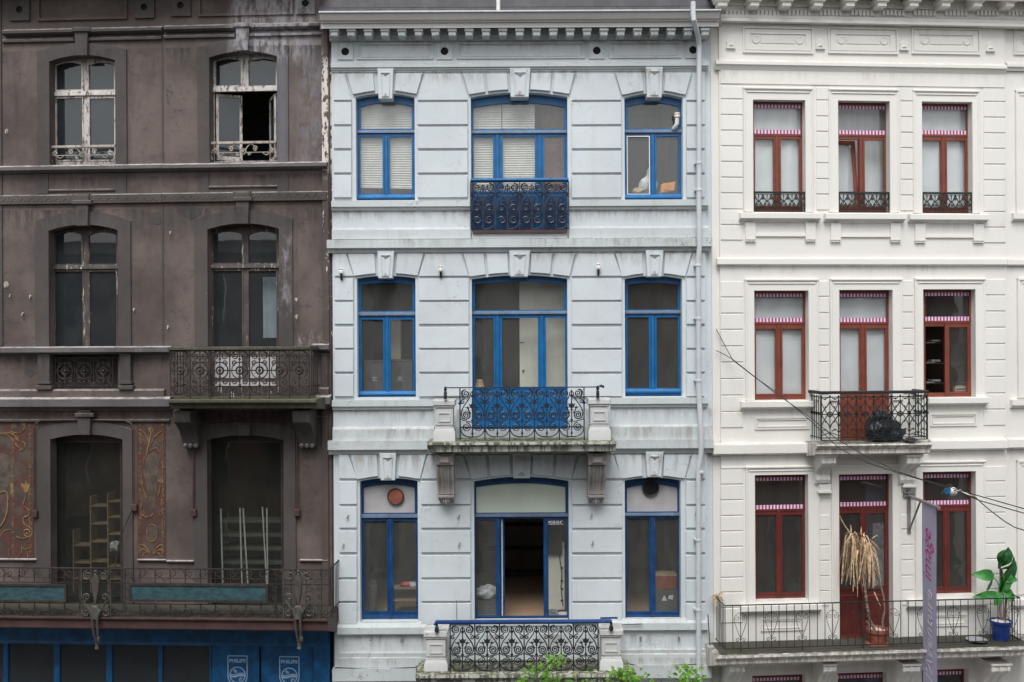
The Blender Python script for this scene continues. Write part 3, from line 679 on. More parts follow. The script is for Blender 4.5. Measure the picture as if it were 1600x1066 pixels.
    course(512, 670, [(.15, 688.8), (.15, 702.8), (.06, 704.5), (.04, 710)]); course(960, 1115, [(.15, 687), (.15, 700.5), (.06, 702.5), (.04, 708)])
    course(668, 962, [(.05, 704), (.05, 709)], 'greyband')
    course(525, 667, [(.02, 972), (.10, 981), (.10, 991), (.04, 993)]); course(953, 1106, [(.02, 966), (.10, 974), (.10, 984.5), (.04, 986.5)])
    course(530, 668, [(.02, 1019), (.06, 1021), (.05, 1027), (.08, 1028.5), (.08, 1043)]); course(956, 1104, [(.02, 1014), (.06, 1016), (.05, 1021), (.08, 1023), (.08, 1038)])
    course(519, 650, [(.16, 1045.5), (.16, 1064.5), (.06, 1067), (.03, 1075)]); course(976, 1112, [(.16, 1040), (.16, 1059.5), (.06, 1062), (.03, 1070)])
    course(690, 936, [(.03, 1030), (.05, 1032), (.05, 1055)], 'greyband')
    # window sills
    for x0, x1, y0, y1 in ((556, 651, 972, 979), (976, 1066, 966, 973)): MB().pbox(b, x0, y0, x1, y1, 0, .03).build("window_sill", 'greyledge', hs)
    MB().pbox(b, 738, 361.5, 886, 372.8, -.1, .085).build("door_sill", 'greyledge', hs); MB().pbox(b, 739, 672, 886, 686, -.15, .03).build("door_sill", 'greyband', hs)
    MB().pbox(b, 742, 970, 888, 978, -.15, .03).build("door_sill", 'greyband', hs)
    # ---- frieze
    pm = MB(); 
    for x0, x1, dy in ((557.5, 677, 0), (713, 914, -1), (952, 1064, -2)):
        for k, ww in ((0, .03), (6, .012)):
            a, c, z0, z1 = b.r(x0+k, 67+dy+k*.6, x1-k, 92.5+dy-k*.6, .03)
            h = (a+.04, c-.04, z0+.035, z1-.035, z1-.035) if k == 0 else (a+.012, c-.012, z0+.012, z1-.012, z1-.012)
            perforated(pm, a, c, z0, z1, [h], ww, ww+.001)
    pm.build("frieze_panel_moulding", 'greyledge', hs)
    for x, y in ((539.3, 80.5), (694.5, 80), (932.5, 79), (1083, 78)):
        a, c, z0, z1 = b.r(x-12.5, y-13, x+12.5, y+12.5, .03); cu, cz = b.p(x, y, .03)
        sq = MB(); K = 16; 
        outl = []
        for i in range(K):
            t = 2*math.pi*i/K; co, si = math.cos(t), math.sin(t); mm = max(abs(co), abs(si)); outl.append(((c-a)/2*co/mm, (z1-z0)/2*si/mm))
        for i in range(K):
            j = (i+1) % K; t, t2 = 2*math.pi*i/K, 2*math.pi*j/K; r_ = .083
            A, B_, C_, D_ = (cu+outl[i][0], cz+outl[i][1]), (cu+outl[j][0], cz+outl[j][1]), (cu+r_*math.cos(t2), cz+r_*math.sin(t2)), (cu+r_*math.cos(t), cz+r_*math.sin(t))
            sq.add([(p[0], -w_, p[1]) for w_ in (.03, .0) for p in (A, B_, C_, D_)], [(0, 1, 2, 3), (0, 1, 5, 4), (2, 3, 7, 6)])
        vent = sq.build("vent_surround", 'greyledge', hs); MB().lathe((cu, .002, cz), [(.083, 0), (.083, .004)], 16, 'y').build("vent_hole", 'hole', vent)
    # ---- cornice with modillions
    cw = .55
    MB().mould(b, 499, 1126, [(cw+.06, 16.5), (cw+.06, 18.5), (cw+.02, 19), (cw, 24), (cw-.04, 30), (cw-.1, 32), (cw-.1, 34.5), (cw-.14, 35), (cw-.14, 43.3), (.02, 43.3)], 0.0).build("cornice", 'cornice', hs)
    MB().pbox(b, 498, 15.8, 1127, 18, cw-.1, cw+.07).build("gutter", 'zinc', hs)
    MB().mould(b, 514, 1107, [(.10, 40), (.10, 56), (.05, 58), (.05, 62), (.02, 64)], 0.0).build("bed_moulding", 'greyband', hs)
    for k in range(23):
        x = 522+k*26.36; w = cw-.2; m = MB()
        m.pbox(b, x-5.8, 48.5-k*.05, x+5.8, 56.5-k*.05, 0.05, w, .012); m.pbox(b, x-7, 44-k*.05, x+7, 48.8-k*.05, 0.05, w+.03, .008)
        m.build("modillion", 'greyledge', hs)
    # ---- slate roof
    z0 = b.z(811, 17, cw); ry = .42; slope = .38
    MB().add([(b.u(505, 10), -ry+.05, z0-.3), (b.u(1122, 10), -ry+.05, z0-.3), (b.u(1122, 10), 1.6, z0+3.6), (b.u(505, 10), 1.6, z0+3.6)], [(0, 1, 2, 3)]).build("roof", 'slate', hs)
    roof = hs.children[-1]; sl = MB()
    sl.add([(a*.158, (-.012 if zz == 0 else .0), zz*.24) for zz in (0, 1) for a in (-1, 1)]+[(a*.158, (.0 if zz == 0 else .004), zz*.24) for zz in (0, 1) for a in (-1, 1)],
           [(0, 1, 3, 2), (4, 6, 7, 5), (0, 4, 5, 1), (2, 3, 7, 6), (0, 2, 6, 4), (1, 5, 7, 3)])
    sme = sl.mesh("slate", 'slate', 0); ang = math.atan2(1.6+ry, 3.9)
    for rr in range(4):
        for k in range(25):
            z = z0-.12+rr*.115; y = -ry+.05+(z-z0+.3)*(1.6+ry)/3.9-.012
            o = link("slate", sme, roof, loc=(b.u(512, 10)+(k+(rr % 2)*.5)*.325, y, z)); o.rotation_euler = (-ang, random.uniform(-.01, .01), 0)
    m = MB(); m.tube([(b.u(778.5, 8, .4), .40, z0-.05), (b.u(778.5, 8, .4), .40, z0+.5)], .04, 8); m.build("vent_pipe", 'pvc', hs)
    # ---- windows
    t1 = (202, 209)
    window(b, hs, (553, 150, 651, 314), [(563.5, 643.5)], [(563, 598), (609, 643.5)], (161, 202), (214, 303), arch=6, tr=(203, 208), trm='transom', pm='gA')
    window(b, hs, (733, 148, 890, 364), [(739.5, 881.5)], [(740, 770.5), (785.5, 836), (850.5, 881)], (161, 202), (214, 299), arch=7, tr=(203, 208.5), trm='transom', lab="blue balcony door with cream blind inside")
    window(b, hs, (972, 150, 1069, 314), [(980.5, 1060)], [(980.5, 1014), (1025.5, 1060)], (161, 201), (213.5, 303), arch=6, tr=(202, 207.5), trm='transom')
    window(b, hs, (555, 433, 653, 623), [(564.5, 644.5)], [(565.5, 599), (610.5, 645)], (442, 486), (499.5, 610.5), arch=3, tr=(487, 493), trm='transom')
    window(b, hs, (734, 432, 890, 676), [(742, 881)], [(742, 771.5), (784.5, 840.5), (853.5, 883)], (440, 484.5), (497, 605), arch=4, tr=(485.5, 491), trm='transom', lab="blue balcony door with cream door leaf standing open inside")
    window(b, hs, (973, 433, 1069, 622), [(981, 1059)], [(980.5, 1014), (1026, 1059.5)], (442, 484), (496, 606.5), arch=3, tr=(484.5, 490), trm='transom')
    w5 = window(b, hs, (559, 749, 656, 974), [(568.5, 648)], [(569.5, 605), (615, 650)], (757, 801.5), (814, 955), arch=5, tr=(803, 809), trm='transom', upm='panelgrey', fm='navy')
    w6 = window(b, hs, (737, 747, 892, 975), [(744, 883.5)], [(744, 774.5), (784, 848), (857, 885.5)], (755, 801), (812, 962), arch=6, tr=(802, 807.5), trm='transom', upm='panelgreen', fm='navy', opened=(2,), lab="dark blue window with pale green panel above, middle leaf open")
    w7 = window(b, hs, (973, 749, 1067, 971), [(979.5, 1058.5)], [(979, 1014.5), (1024, 1059)], (757, 799.5), (810, 955.5), arch=5, tr=(801, 806), trm='transom', upm='panelgrey', fm='navy')
    # blue door panels, mullion cover strips
    for x0, x1, xs, y0, y1, wn in ((739, 884, (777.5, 843), 306, 360, 1), (740, 885, (778, 847), 616, 671, 4)):
        for a, c in zip((x0+3,)+tuple(x+7 for x in xs), tuple(x-7 for x in xs)+(x1-3,)):
            MB().pbox(b, a, y0, c, y1, -.2, -.186, .01).build("door_panel", 'navy' if wn == 1 else 'blue', hs)  # top door's panels are darker: shade behind the ironwork put into the colour
    for x, y0, y1 in ((603.5, 212, 308), (777.5, 211, 362), (843.5, 211, 362), (1020, 210, 308), (605, 496, 617), (777.8, 494, 672), (847, 494, 672), (1020, 494, 613)):
        MB().pbox(b, x-2.3, y0, x+2.3, y1, -.19, -.165, .006).build("mullion_cover", 'blue', hs)
    for x, y0, y1 in ((610, 812, 966), (779, 811, 970), (852.5, 811, 970), (1019.3, 809, 963)): MB().pbox(b, x-2.3, y0, x+2.3, y1, -.19, -.165, .006).build("mullion_cover", 'navy', hs)
    for x0, x1, y in ((557, 649, 307), (976, 1065, 306.5), (559, 651, 614.5), (977, 1065, 610.5)): MB().mould(b, x0, x1, [(-.18, y-3), (-.13, y+1), (-.13, y+3), (-.19, y+4)], -.2).build("weather_bar", 'blue', hs)
    u0_, u1_, z0_, z1_ = b.r(979.5, 212.5, 1015.5, 304.5, -.18)
    perforated(MB(), u0_, u1_, z0_, z1_, [(u0_+.02, u1_-.02, z0_+.02, z1_-.02, z1_-.02)], -.178, .01).build("inner_sash", 'pvc', hs)
    # flue collars in the upper panels of the lowest windows
    for x, y, r_, mt, par in ((618.5, 775.5, .165, 'terracotta', w5), (1016.5, 762, .165, 'hole', w7)):
        cu, cz = b.p(x, y, -.2); MB().tube([(cu+r_*math.cos(t*math.pi/10), -.165, cz+r_*math.sin(t*math.pi/10)) for t in range(21)], .014, 6).build("flue_collar", 'iron', par)
        MB().lathe((cu, -.215, cz), [(r_, 0), (r_, .045), (r_-.01, .05)], 20, 'y').build("flue_cap", mt, par)
    # open leaf of the lowest middle window, swung inward
    m = MB(); uL, z0_ = b.p(784, 962, -.26); _, z1_ = b.p(784, 811, -.26)
    for a, c, d, e in ((0, .05, z0_, z1_), (.78, .83, z0_, z1_)): m.box(uL+.02, uL+.06, -.27-c, -.27-a, d, e)
    m.box(uL+.02, uL+.06, -1.05, -.32, z0_, z0_+.06); m.box(uL+.02, uL+.06, -1.05, -.32, z1_-.06, z1_); leaf = m.build("open_casement", 'navy', hs)
    MB().box(uL+.035, uL+.042, -1.05, -.32, z0_+.05, z1_-.05).build("pane", 'gA', leaf)
    MB().pbox(b, 783.8, 811, 785.4, 962, -.262, -.25).build("casement_edge", 'pvc', leaf)
    # sticker on the right hand pane
    tx = text("xaar", b.u(855.8, 819, -.21), -.205, b.z(856, 817.5, -.21), .105, 'whiterod', extrude=.002, width=b.u(880, 819, -.21)-b.u(856, 819, -.21)); tx.parent = w6; tx.name = "sticker_lettering"
    MB().pbox(b, 857, 818.6, 880, 819.6, -.209, -.206).build("sticker_line", 'whiteprint', w6)
    # ---- middle balcony
    bal = MB().mould(b, 667, 963, [(.93, 690.8), (.95, 692), (.95, 694.8), (.88, 697), (.85, 698), (.85, 705.5), (.70, 706.5), (.1, 707)], 0.0).build("balcony_slab", 'mossy', hs, label="moss stained stone slab of the middle balcony")
    for x0, x1 in ((681, 708.5), (919.5, 947.5)): console(b, hs, x0, x1)
    for x0, x1, y, s in ((676, 711, 625, 1), (919, 955, 623, -1)): pedestal(b, hs, x0, x1, y, y+67, .78)
    railing = MB(); wR = .78; xs = [718.8, 757.5, 796.3, 835, 873.7, 912.6]
    zt_, zb_ = b.z(815, 605.5, wR), b.z(815, 683.5, wR)
    us = [b.u(x, 640, wR) for x in xs]
    for i in range(5): 
        mm = MB(); lyre_unit(mm, us[i], us[i+1], zb_, zt_, wR); mm.build("railing_panel", 'ironnavy', bal)
    fm = MB()
    for u in us: fm.tube([(u, wR, zt_), (u, wR, zb_-.06)], .016, 4); diamond(fm, u, wR, b.z(800, 630, wR), .04, .05)
    fm.tube([(b.u(694, 606, wR), wR, zt_+.0), (b.u(937, 604, wR), wR, zt_)], .012, 5); fm.tube([(us[0], wR, b.z(815, 667.5, wR)), (us[-1], wR, b.z(815, 667.5, wR))], .014, 4)
    fm.build("railing_frame", 'ironnavy', bal)
    for x, y in ((696, 624), (934, 622.5)):
        u, z = b.p(x, y, wR); MB().lathe((u, wR, z), [(.03, 0), (.035, .02), (.033, .14), (.022, .17), (.034, .19), (.034, .21), (.015, .215), (.032, .235), (.001, .26)], 8).build("post_finial", 'ironnavy', bal)
    u, z = b.p(936, 603.5, wR); m = MB(); m.tube([(u, wR, z), (u+.05, wR, z+.02), (u+.07, wR, z-.005)], .014, 5); m.ball((u+.04, wR, z+.0), .026, 6); m.ball((u+.08, wR, z-.01), .03, 6); m.build("post_ornament", 'ironnavy', bal)
    # ---- lower balcony
    bal = MB().mould(b, 649, 988, [(.93, 1053.5), (.95, 1055), (.95, 1059), (.85, 1062), (.85, 1074), (.1, 1076)], 0.0).build("balcony_slab", 'mossy', hs, label="moss stained stone slab of the lowest balcony")
    for x0, x1, y in ((661.5, 699.5, 987.5), (936.5, 974.5, 985)): pedestal(b, hs, x0, x1, y, y+68.5, .78)
    xs = [703.5, 742, 780.5, 819, 857.5, 896, 934.5]; zt_, zb_ = b.z(819, 974.5, wR), b.z(819, 1048.5, wR); us = [b.u(x, 1010, wR) for x in xs]
    for i in range(6): mm = MB(); lyre_unit(mm, us[i], us[i+1], zb_, zt_, wR); mm.build("railing_panel", 'iron', bal)
    fm = MB()
    for u in us: fm.tube([(u, wR, zt_), (u, wR, zb_-.06)], .016, 4); diamond(fm, u, wR, b.z(800, 1013, wR), .03, .04)
    fm.tube([(us[0], wR, zt_), (us[-1], wR, zt_)], .012, 5); fm.tube([(us[0], wR, b.z(815, 1033.5, wR)), (us[-1], wR, b.z(815, 1033.5, wR))], .012, 4); fm.build("railing_frame", 'iron', bal)
    z = b.z(819, 971.5, wR); MB().tube([(b.u(680.5, 972, wR), wR, z-.06), (b.u(681, 972, wR), wR, z), (b.u(955, 970, wR), wR, z)], .042, 8).build("handrail", 'navyrail', bal)
    for x, y in ((682.5, 987.5), (955, 985)):
        u, z = b.p(x, y, wR); MB().lathe((u, wR, z), [(.04, 0), (.045, .03), (.04, .09), (.02, .11), (.03, .13), (.018, .2)], 8).build("post_finial", 'iron', bal)
    # ---- upper guard in front of the balcony door
    g = MB(); wG = .12; xs = [735.5, 774, 812, 850, 888.5]; us = [b.u(x, 320, wG) for x in xs]; zt_, zb_ = b.z(812, 283.5, wG), b.z(812, 358.5, wG)
    gr = g.tube([(us[0], wG, b.z(812, 281, wG)), (us[-1], wG, b.z(812, 281, wG))], .036, 8).build("guard_rail", 'blue', hs)
    for i in range(4): mm = MB(); lyre_unit(mm, us[i], us[i+1], zb_, zt_, wG, .0165); mm.build("railing_panel", 'ironnavy', gr)
    fm = MB()
    for u in us: fm.tube([(u, wG, zt_), (u, wG, zb_)], .015, 4)
    for y in (284.5, 301.5, 335, 357.5): fm.tube([(us[0], wG, b.z(812, y, wG)), (us[-1], wG, b.z(812, y, wG))], .013, 4)
    fm.build("railing_frame", 'ironnavy', gr); MB().pbox(b, 738.5, 359.5, 886, 364, 0.09, wG+.02).build("bottom_rail", 'rustpipe', gr)
    # ---- rain pipe
    pts = [(1083, 3, .64), (1083, 22, .64), (1084, 30, .66), (1091, 58, .30), (1092.3, 70, .20), (1092.3, 82, .2), (1092, 300, .2), (1092.5, 372, .22), (1093, 385, .22), (1091, 405, .2), (1091.5, 600, .2), (1094, 650, .2), (1096, 690, .24), (1095.5, 708, .22), (1091.5, 728, .2), (1091.5, 960, .2), (1092, 1066, .2)]
    dp = MB().tube([(*[b.p(x, y, w)[0]], w, b.p(x, y, w)[1]) for x, y, w in pts]+[(b.u(1092, 1066, .2), .2, .15)], .052, 10).build("rain_pipe", 'pipe', hs)
    for x, y in ((1092, 255), (1092, 297), (1091, 415), (1091.3, 498), (1091.5, 595), (1095, 738), (1091, 844), (1091, 953)):
        u, z = b.p(x, y, .2); m = MB(); m.lathe((u, .2, z), [(.052, -.03), (.062, -.02), (.062, .02), (.052, .03)], 10); m.box(u-.075, u+.075, .0, .2, z-.01, z+.01); m.build("pipe_bracket", 'pipe', dp)
    # ---- insulators and hooks on the wall
    for x, y in ((534, 428), (689, 424.5), (934.5, 421)):
        u, z = b.p(x, y, .05); m = MB(); m.tube([(u, 0, z-.10), (u, .08, z-.12), (u, .13, z+.02)], .024, 5); hk = m.build("wall_hook", 'iron', hs)
        MB().lathe((u, .13, z-.01), [(.03, 0), (.05, .02), (.05, .06), (.03, .08), (.045, .11), (.001, .13)], 8).build("insulator", 'pvc', hk)
    for x, y in ((544, 805), (537, 850), (717, 805), (718, 848), (924, 803), (926, 846), (1087, 800), (1001, 997), (1061, 997), (580, 996), (628, 998)):
        u, z = b.p(x, y, .04); m = MB(); m.tube([(u, .03, z), (u+.01, .08, z+.01), (u-.005, .10, z-.045), (u-.03, .09, z-.06)], .012, 5); m.box(u-.022, u+.022, .03, .045, z-.03, z+.03); m.build("wall_hook", 'steel', hs)
    # thin wire and rod by the lowest balcony
    u, _ = b.p(713.5, 950, .3); m = MB(); m.tube([(u, .3, b.z(713, 968, .3)), (u, .3, b.z(713, 938, .3))], .009, 5); m.build("steel_rod", 'steel', hs)
    MB().tube([(b.u(938, 966, .5), .5, b.z(938, 966, .5)), (b.u(965, 965.5, .5), .5, b.z(965, 965.5, .5))], .02, 6).build("rail_end", 'navyrail', hs)
    MB().tube([(b.u(968, 976.5, .14), .14, b.z(968, 976.5, .14)), (b.u(1004, 975.2, .14), .14, b.z(1004, 975.2, .14))], .009, 5).build("steel_rod", 'rustpipe', hs)
    m = MB(); m.tube([(b.u(x, y, .13), .13, b.z(x, y, .13)) for x, y in ((524, 1043), (560, 1045), (600, 1045.5), (648, 1043), (661, 1036))], .009, 4)
    m.tube([(b.u(x, y, .13), .13, b.z(x, y, .13)) for x, y in ((976, 1036), (1000, 1041), (1050, 1039.5), (1090, 1038), (1104, 1040), (1110, 1020), (1106, 960))], .009, 4); m.build("loose_wire", 'cable', hs)
    # narrow soffit shading board under the cornice end
    return hs

def pedestal(b, hs, x0, x1, y0, y1, wf):
    """balcony corner pier: cap, neck, panelled die, flared foot"""
    H = y1-y0; xm = (x0+x1)/2; u0, u1 = b.u(x0, y0, wf), b.u(x1, y0, wf); Z = lambda t: b.z(xm, y0+H*t, wf)
    cu = (u0+u1)/2; hw = (u1-u0)/2; wm = wf-hw-.03; m = MB()
    def slab(t0, t1, k, c=.01): m.box(cu-hw*k, cu+hw*k, wm-hw*k, wm+hw*k, Z(t1), Z(t0), c)
    slab(0, .145, 1.0, .02); slab(.145, .19, .88); slab(.21, .60, .80); slab(.64, .67, .84)
    k0, k1 = .80, .97
    m.add([(cu+sx*hw*k, -(wm+sy*hw*k), Z(t)) for t, k in ((.66, k0), (.76, k1), (.98, k1)) for sx, sy in ((-1, 1), (1, 1), (1, -1), (-1, -1))],
          [(0, 1, 5, 4), (1, 2, 6, 5), (2, 3, 7, 6), (3, 0, 4, 7), (4, 5, 9, 8), (5, 6, 10, 9), (6, 7, 11, 10), (7, 4, 8, 11), (0, 1, 2, 3), (8, 9, 10, 11)])
    slab(.19, .21, .72); slab(.60, .64, .74)
    o = m.build("balcony_pier", 'ped', hs)
    p = MB(); a, c, d, e = cu-hw*.55, cu+hw*.55, Z(.52), Z(.30); g = .022; wq = wm+hw*.8
    perforated(p, a, c, d, e, [(a+g, c-g, d+g, e-g, e-g)], wq+.018, .02); p.build("sunk_panel_rim", 'ped', o)
    return o

def console(b, hs, x0, x1):
    """long scrolled bracket with block, channelled shaft and acanthus foot"""
    xm = (x0+x1)/2; W_ = .62; u0, u1 = b.u(x0, 715, W_), b.u(x1, 715, W_); cu = (u0+u1)/2; hw = (u1-u0)/2; Z = lambda y, w=.4: b.z(xm, y, w)
    m = MB(); m.box(u0, u1, 0, .62, Z(727, .62), Z(708.5, .62), .015)
    zt, zb = Z(708.5, .62), Z(727, .62)
    m.add([(cu+sx*hw*k, -w_, (zt+zb)/2+sz*(zt-zb)/2*k) for k, w_ in ((.72, .622), (.42, .69)) for sx, sz in ((-1, -1), (1, -1), (1, 1), (-1, 1))], [(0, 1, 5, 4), (1, 2, 6, 5), (2, 3, 7, 6), (3, 0, 4, 7), (4, 5, 6, 7)])
    o = m.build("balcony_console", 'console', hs)
    s = MB(); pr = [(.0, Z(727, .5)), (.54, Z(727, .5)), (.50, Z(740, .5)), (.38, Z(753, .4)), (.30, Z(764, .3)), (.30, Z(772.5, .3)), (.0, Z(773, .2))]
    s.prof(cu-hw*.87, cu+hw*.87, pr)
    for sg in (-1, 1): s.prof(cu+sg*hw*.87-.018, cu+sg*hw*.87+.018, [(max(0, w+.035), z) for w, z in pr])
    for sg in (-1, 1): s.prof(cu+sg*hw*.38-.012, cu+sg*hw*.38+.012, [(max(0, w+.03), z) for w, z in pr])
    s.box(cu-hw*.98, cu+hw*.98, 0, .34, Z(777, .3), Z(773.5, .3), .006); s.build("console_shaft", 'console', o)
    l = MB()
    for k in range(-3, 4):
        top = Z(776.5, .33); ln = .17-abs(k)*.028
        l.ball((cu+k*hw*.26, .27-abs(k)*.01, top-ln*.5), .034, 7, (.8, 1.2, ln*.5/.034)); l.ball((cu+k*hw*.27, .31, top-.02), .026, 6)
    for k in (-2, -1, 0, 1): l.ball((cu+(k+.5)*hw*.22, .25, Z(787, .3)+abs(k+.5)*.02), .026, 6)
    l.prof(cu-hw*.8, cu+hw*.8, [(0, Z(776, .3)), (.28, Z(776, .3)), (.2, Z(783, .25)), (.0, Z(788, .2))])
    l.build("acanthus_foot", 'console', o)

def text(s, u, w, z, size, mat, extrude=.002, width=None, shear=0.0, rot=0.0, off=0.0):
    cv = bpy.data.curves.new("lettering", 'FONT'); cv.body = s; cv.size = size; cv.extrude = extrude; cv.shear = shear; cv.offset = off
    t = bpy.data.objects.new("lettering", cv); COL.objects.link(t); bpy.context.view_layer.update()
    me = bpy.data.meshes.new_from_object(t.evaluated_get(bpy.context.evaluated_depsgraph_get())); bpy.data.objects.remove(t)
    k = 1.0
    xs = [v.co.x for v in me.vertices]; x0 = min(xs); 
    if width: k = width/(max(xs)-x0)
    for v in me.vertices: v.co = Vector(((v.co.x-x0)*k, -v.co.z, v.co.y))
    me.materials.clear(); me.materials.append(M[mat]); o = link("lettering", me); o.location = (u, -w, z); o.rotation_euler = (0, rot, 0)
    return o
M['navyrail'] = paint("blue_rail_paint", (0.012, 0.05, 0.19), 0.15, 0.35, dust=0.12)
GH = build_grey()

# ================================================================ BROWN HOUSE
def arch_band(b, hs, op, xo0, xo1, yo_c, yo_t, yb, w, mat='browntrim', name="window_surround"):
    """flat-arched stone band round an opening; op = opening px tuple"""
    o = opening(b, *op, w); q = opening(b, xo0, xo1, yo_c, yo_t, yb, w); K = 12
    A = [(q[0], q[2])]+[(q[0]+(q[1]-q[0])*t/K, q[3]+(q[4]-q[3])*(1-(2*t/K-1)**2)) for t in range(K+1)]+[(q[1], q[2])]
    B_ = [(o[0], q[2])]+[(o[0]+(o[1]-o[0])*t/K, o[3]+(o[4]-o[3])*(1-(2*t/K-1)**2)) for t in range(K+1)]+[(o[1], q[2])]
    m = MB(); n = len(A)
    for t in range(n-1):
        m.add([(A[t][0], -w, A[t][1]), (A[t+1][0], -w, A[t+1][1]), (B_[t+1][0], -w, B_[t+1][1]), (B_[t][0], -w, B_[t][1]),
               (A[t][0], 0, A[t][1]), (A[t+1][0], 0, A[t+1][1]), (B_[t+1][0], .02, B_[t+1][1]), (B_[t][0], .02, B_[t][1])], [(0, 1, 2, 3), (0, 1, 5, 4), (2, 3, 7, 6)])
    return m.build(name, mat, hs)

def build_brown():
    b = BROWN; hs = house("brown_town_house", b, "weathered brown rendered town house with ironwork balconies on the left")
    A1 = [(77, 180, 95, 86, 259), (327, 433, 89, 80, 253)]; A2 = [(76, 184, 360, 351, 543), (324.5, 436, 358, 349, 625)]; A3 = [(79, 192, 686.5, 679, 955), (324, 443.5, 688, 680, 955)]
    shop = (-60, 492, 1004, 1004, 1300)
    hol = [opening(b, *h) for h in A1+A2+A3]+[opening(b, 80, 184.5, 552, 552, 609)]
    u0, u1 = b.u(-140, 500), b.u(517, 500); zt = b.z(260, -45); z_shop = b.z(260, 984, 0)
    perforated(MB(), u0, u1, z_shop, zt, hol, 0, .26).build("front_wall", 'brown', hs)
    MB().box(u0, u1, -6.2, -5.6, 0, zt).build("rear_wall", 'brown', hs)
    MB().box(b.u(80, 580)-.02, b.u(184.5, 580)+.02, -.262, -.25, b.z(130, 612), b.z(130, 550)).build("recess_back", 'brownwood', hs)
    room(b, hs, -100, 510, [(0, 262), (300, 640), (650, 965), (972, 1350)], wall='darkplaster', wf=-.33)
    # right hand edge strip between the houses
    zb = b.z(515, 1100)
    MB().pbox(b, 503, -40, 513, 540, 0, .05, .008).build("edge_pilaster", 'flake', hs); MB().pbox(b, 503, 552, 513, 980, 0, .05, .008).build("edge_pilaster", 'flake', hs)
    MB().box(u1, u1+.14, -.3, -.03, 0, zt).build("edge_strip", 'flake', hs)
    MB().pbox(b, -2, -40, 2.5, 540, 0, .03).build("wall_joint", 'browntrim', hs); MB().pbox(b, 252, 62, 255, 262, 0, .012).build("wall_joint", 'browntrim', hs); MB().pbox(b, 252.5, 320, 255.5, 541, 0, .012).build("wall_joint", 'browntrim', hs)
    # frieze
    for x0, x1, y1 in ((58, 198, 31), (309, 457, 24)):
        m = MB(); a, c, z0, z1 = b.r(x0, -22, x1, y1, .04); perforated(m, a, c, z0, z1, [(a+.05, c-.05, z0+.05, z1-.05, z1-.05)], .045, .05); m.build("frieze_panel", 'brown', hs)
    for x, y in ((30, 15), (225, 11), (282, 8), (477, 5)):
        cu, cz = b.p(x, y, .05); m = MB(); a, c, z0, z1 = b.r(x-15.5, y-16, x+15.5, y+17, .05)
        perforated(m, a, c, z0, z1, [(cu-.09, cu+.09, cz-.09, cz+.09, cz+.09)], .05, .05)
        for k in range(16):
            t, t2 = 2*math.pi*(k-.0)/16, 2*math.pi*(k+1)/16; f = lambda t, r_: (cu+r_*math.cos(t), -.05, cz+r_*math.sin(t)); g = lambda t: (cu+.09*math.cos(t)/max(abs(math.cos(t)), abs(math.sin(t))), -.05, cz+.09*math.sin(t)/max(abs(math.cos(t)), abs(math.sin(t))))
            m.add([f(t, .072), f(t2, .072), g(t2), g(t)], [(0, 1, 2, 3)])
        o = m.build("vent_surround", 'browntrim', hs); MB().lathe((cu, .006, cz), [(.085, 0), (.085, .004)], 16, 'y').build("vent_hole", 'hole', o)
    def course(x0, x1, pr, mat='browntrim', nm="string_course"): return MB().mould(b, x0, x1, pr, 0.0).build(nm, mat, hs)
    for x0, x1, dy in ((3, 115, 2), (137, 252, -1), (255, 366, -4.5), (390, 506, -8)):
        course(x0, x1, [(.03, 43+dy), (.14, 45+dy), (.14, 49+dy), (.08, 53+dy), (.04, 54+dy)]); course(x0, x1, [(.01, 58+dy), (.06, 60+dy), (.06, 63+dy), (.02, 65+dy)])
    # unseen cornice, added above the frame so its overhang shades the front
    course(-140, 500, [(.55, -38), (.55, -30), (.4, -26), (.1, -20)], nm="cornice")
    # surrounds, keystones
    for i, (op, q) in enumerate(zip(A1+A2+A3, [(58, 197.5, 79, 67, 260), (308.5, 450, 72, 61, 254), (54.5, 204, 346, 330, 543), (303.5, 457, 343, 328, 541), (56, 207, 672, 658, 955), (303, 462, 672, 659, 955)])):
        arch_band(b, hs, op, *q, .04)
    for a, c, y0, y1, yk in ((116, 137, 42, 87, 52), (368, 389, 35, 79, 45), (117, 138, 305, 353, 322), (367.5, 389, 301, 350, 317), (120, 141.5, 641, 680, 655), (371.5, 391.5, 664, 681, 0)):
        xm = (a+c)/2; m = MB(); W_ = .12; m.poly([(b.u(a+1.5, y1, W_), b.z(xm, y1, W_)), (b.u(c-1.5, y1, W_), b.z(xm, y1, W_)), (b.u(c, y0, W_), b.z(xm, y0, W_)), (b.u(a, y0, W_), b.z(xm, y0, W_))], 0, W_, .008)
        if yk: m.pbox(b, a-4, yk-9, c+4, yk-3, 0, .16, .01)
        m.build("keystone", 'browntrim', hs)
    # ledge under the top windows
    for x0, x1, dy in ((-60, 252, 0), (252.5, 510, -4)):
        course(x0, x1, [(.02, 258+dy), (.17, 260+dy), (.17, 265+dy), (.10, 268+dy), (.06, 270+dy)], 'brownledge')
        course(x0, x1, [(.02, 304+dy), (.07, 305.5+dy), (.07, 318+dy), (.02, 320+dy)], nm="frieze_band")
    for x0, x1, dy in ((1, 113, 0), (136, 252, -1.5), (252, 364, -4), (387, 505, -7)):     # running scroll ornament
        m = MB(); n = int(round((x1-x0-4)/13.5))
        for k in range(n):
            u, z = b.p(x0+8+k*(x1-x0-4)/n, 312+dy, .07); m.tube(bez([(u-.1, z-.05), (u-.02, z+.06), (u+.06, z+.05), (u+.05, z-.02)], .07, 6)+[(u+.02, .07, z-.03), (u+.0, .07, z-.005)], .012, 4)
        m.build("running_scroll_ornament", 'brown', hs, kind="stuff")
    for x0, x1, y in ((112, 139, 303), (364, 391, 299)): MB().pbox(b, x0, y, x1, y+16, 0, .11, .01).build("band_block", 'browntrim', hs)
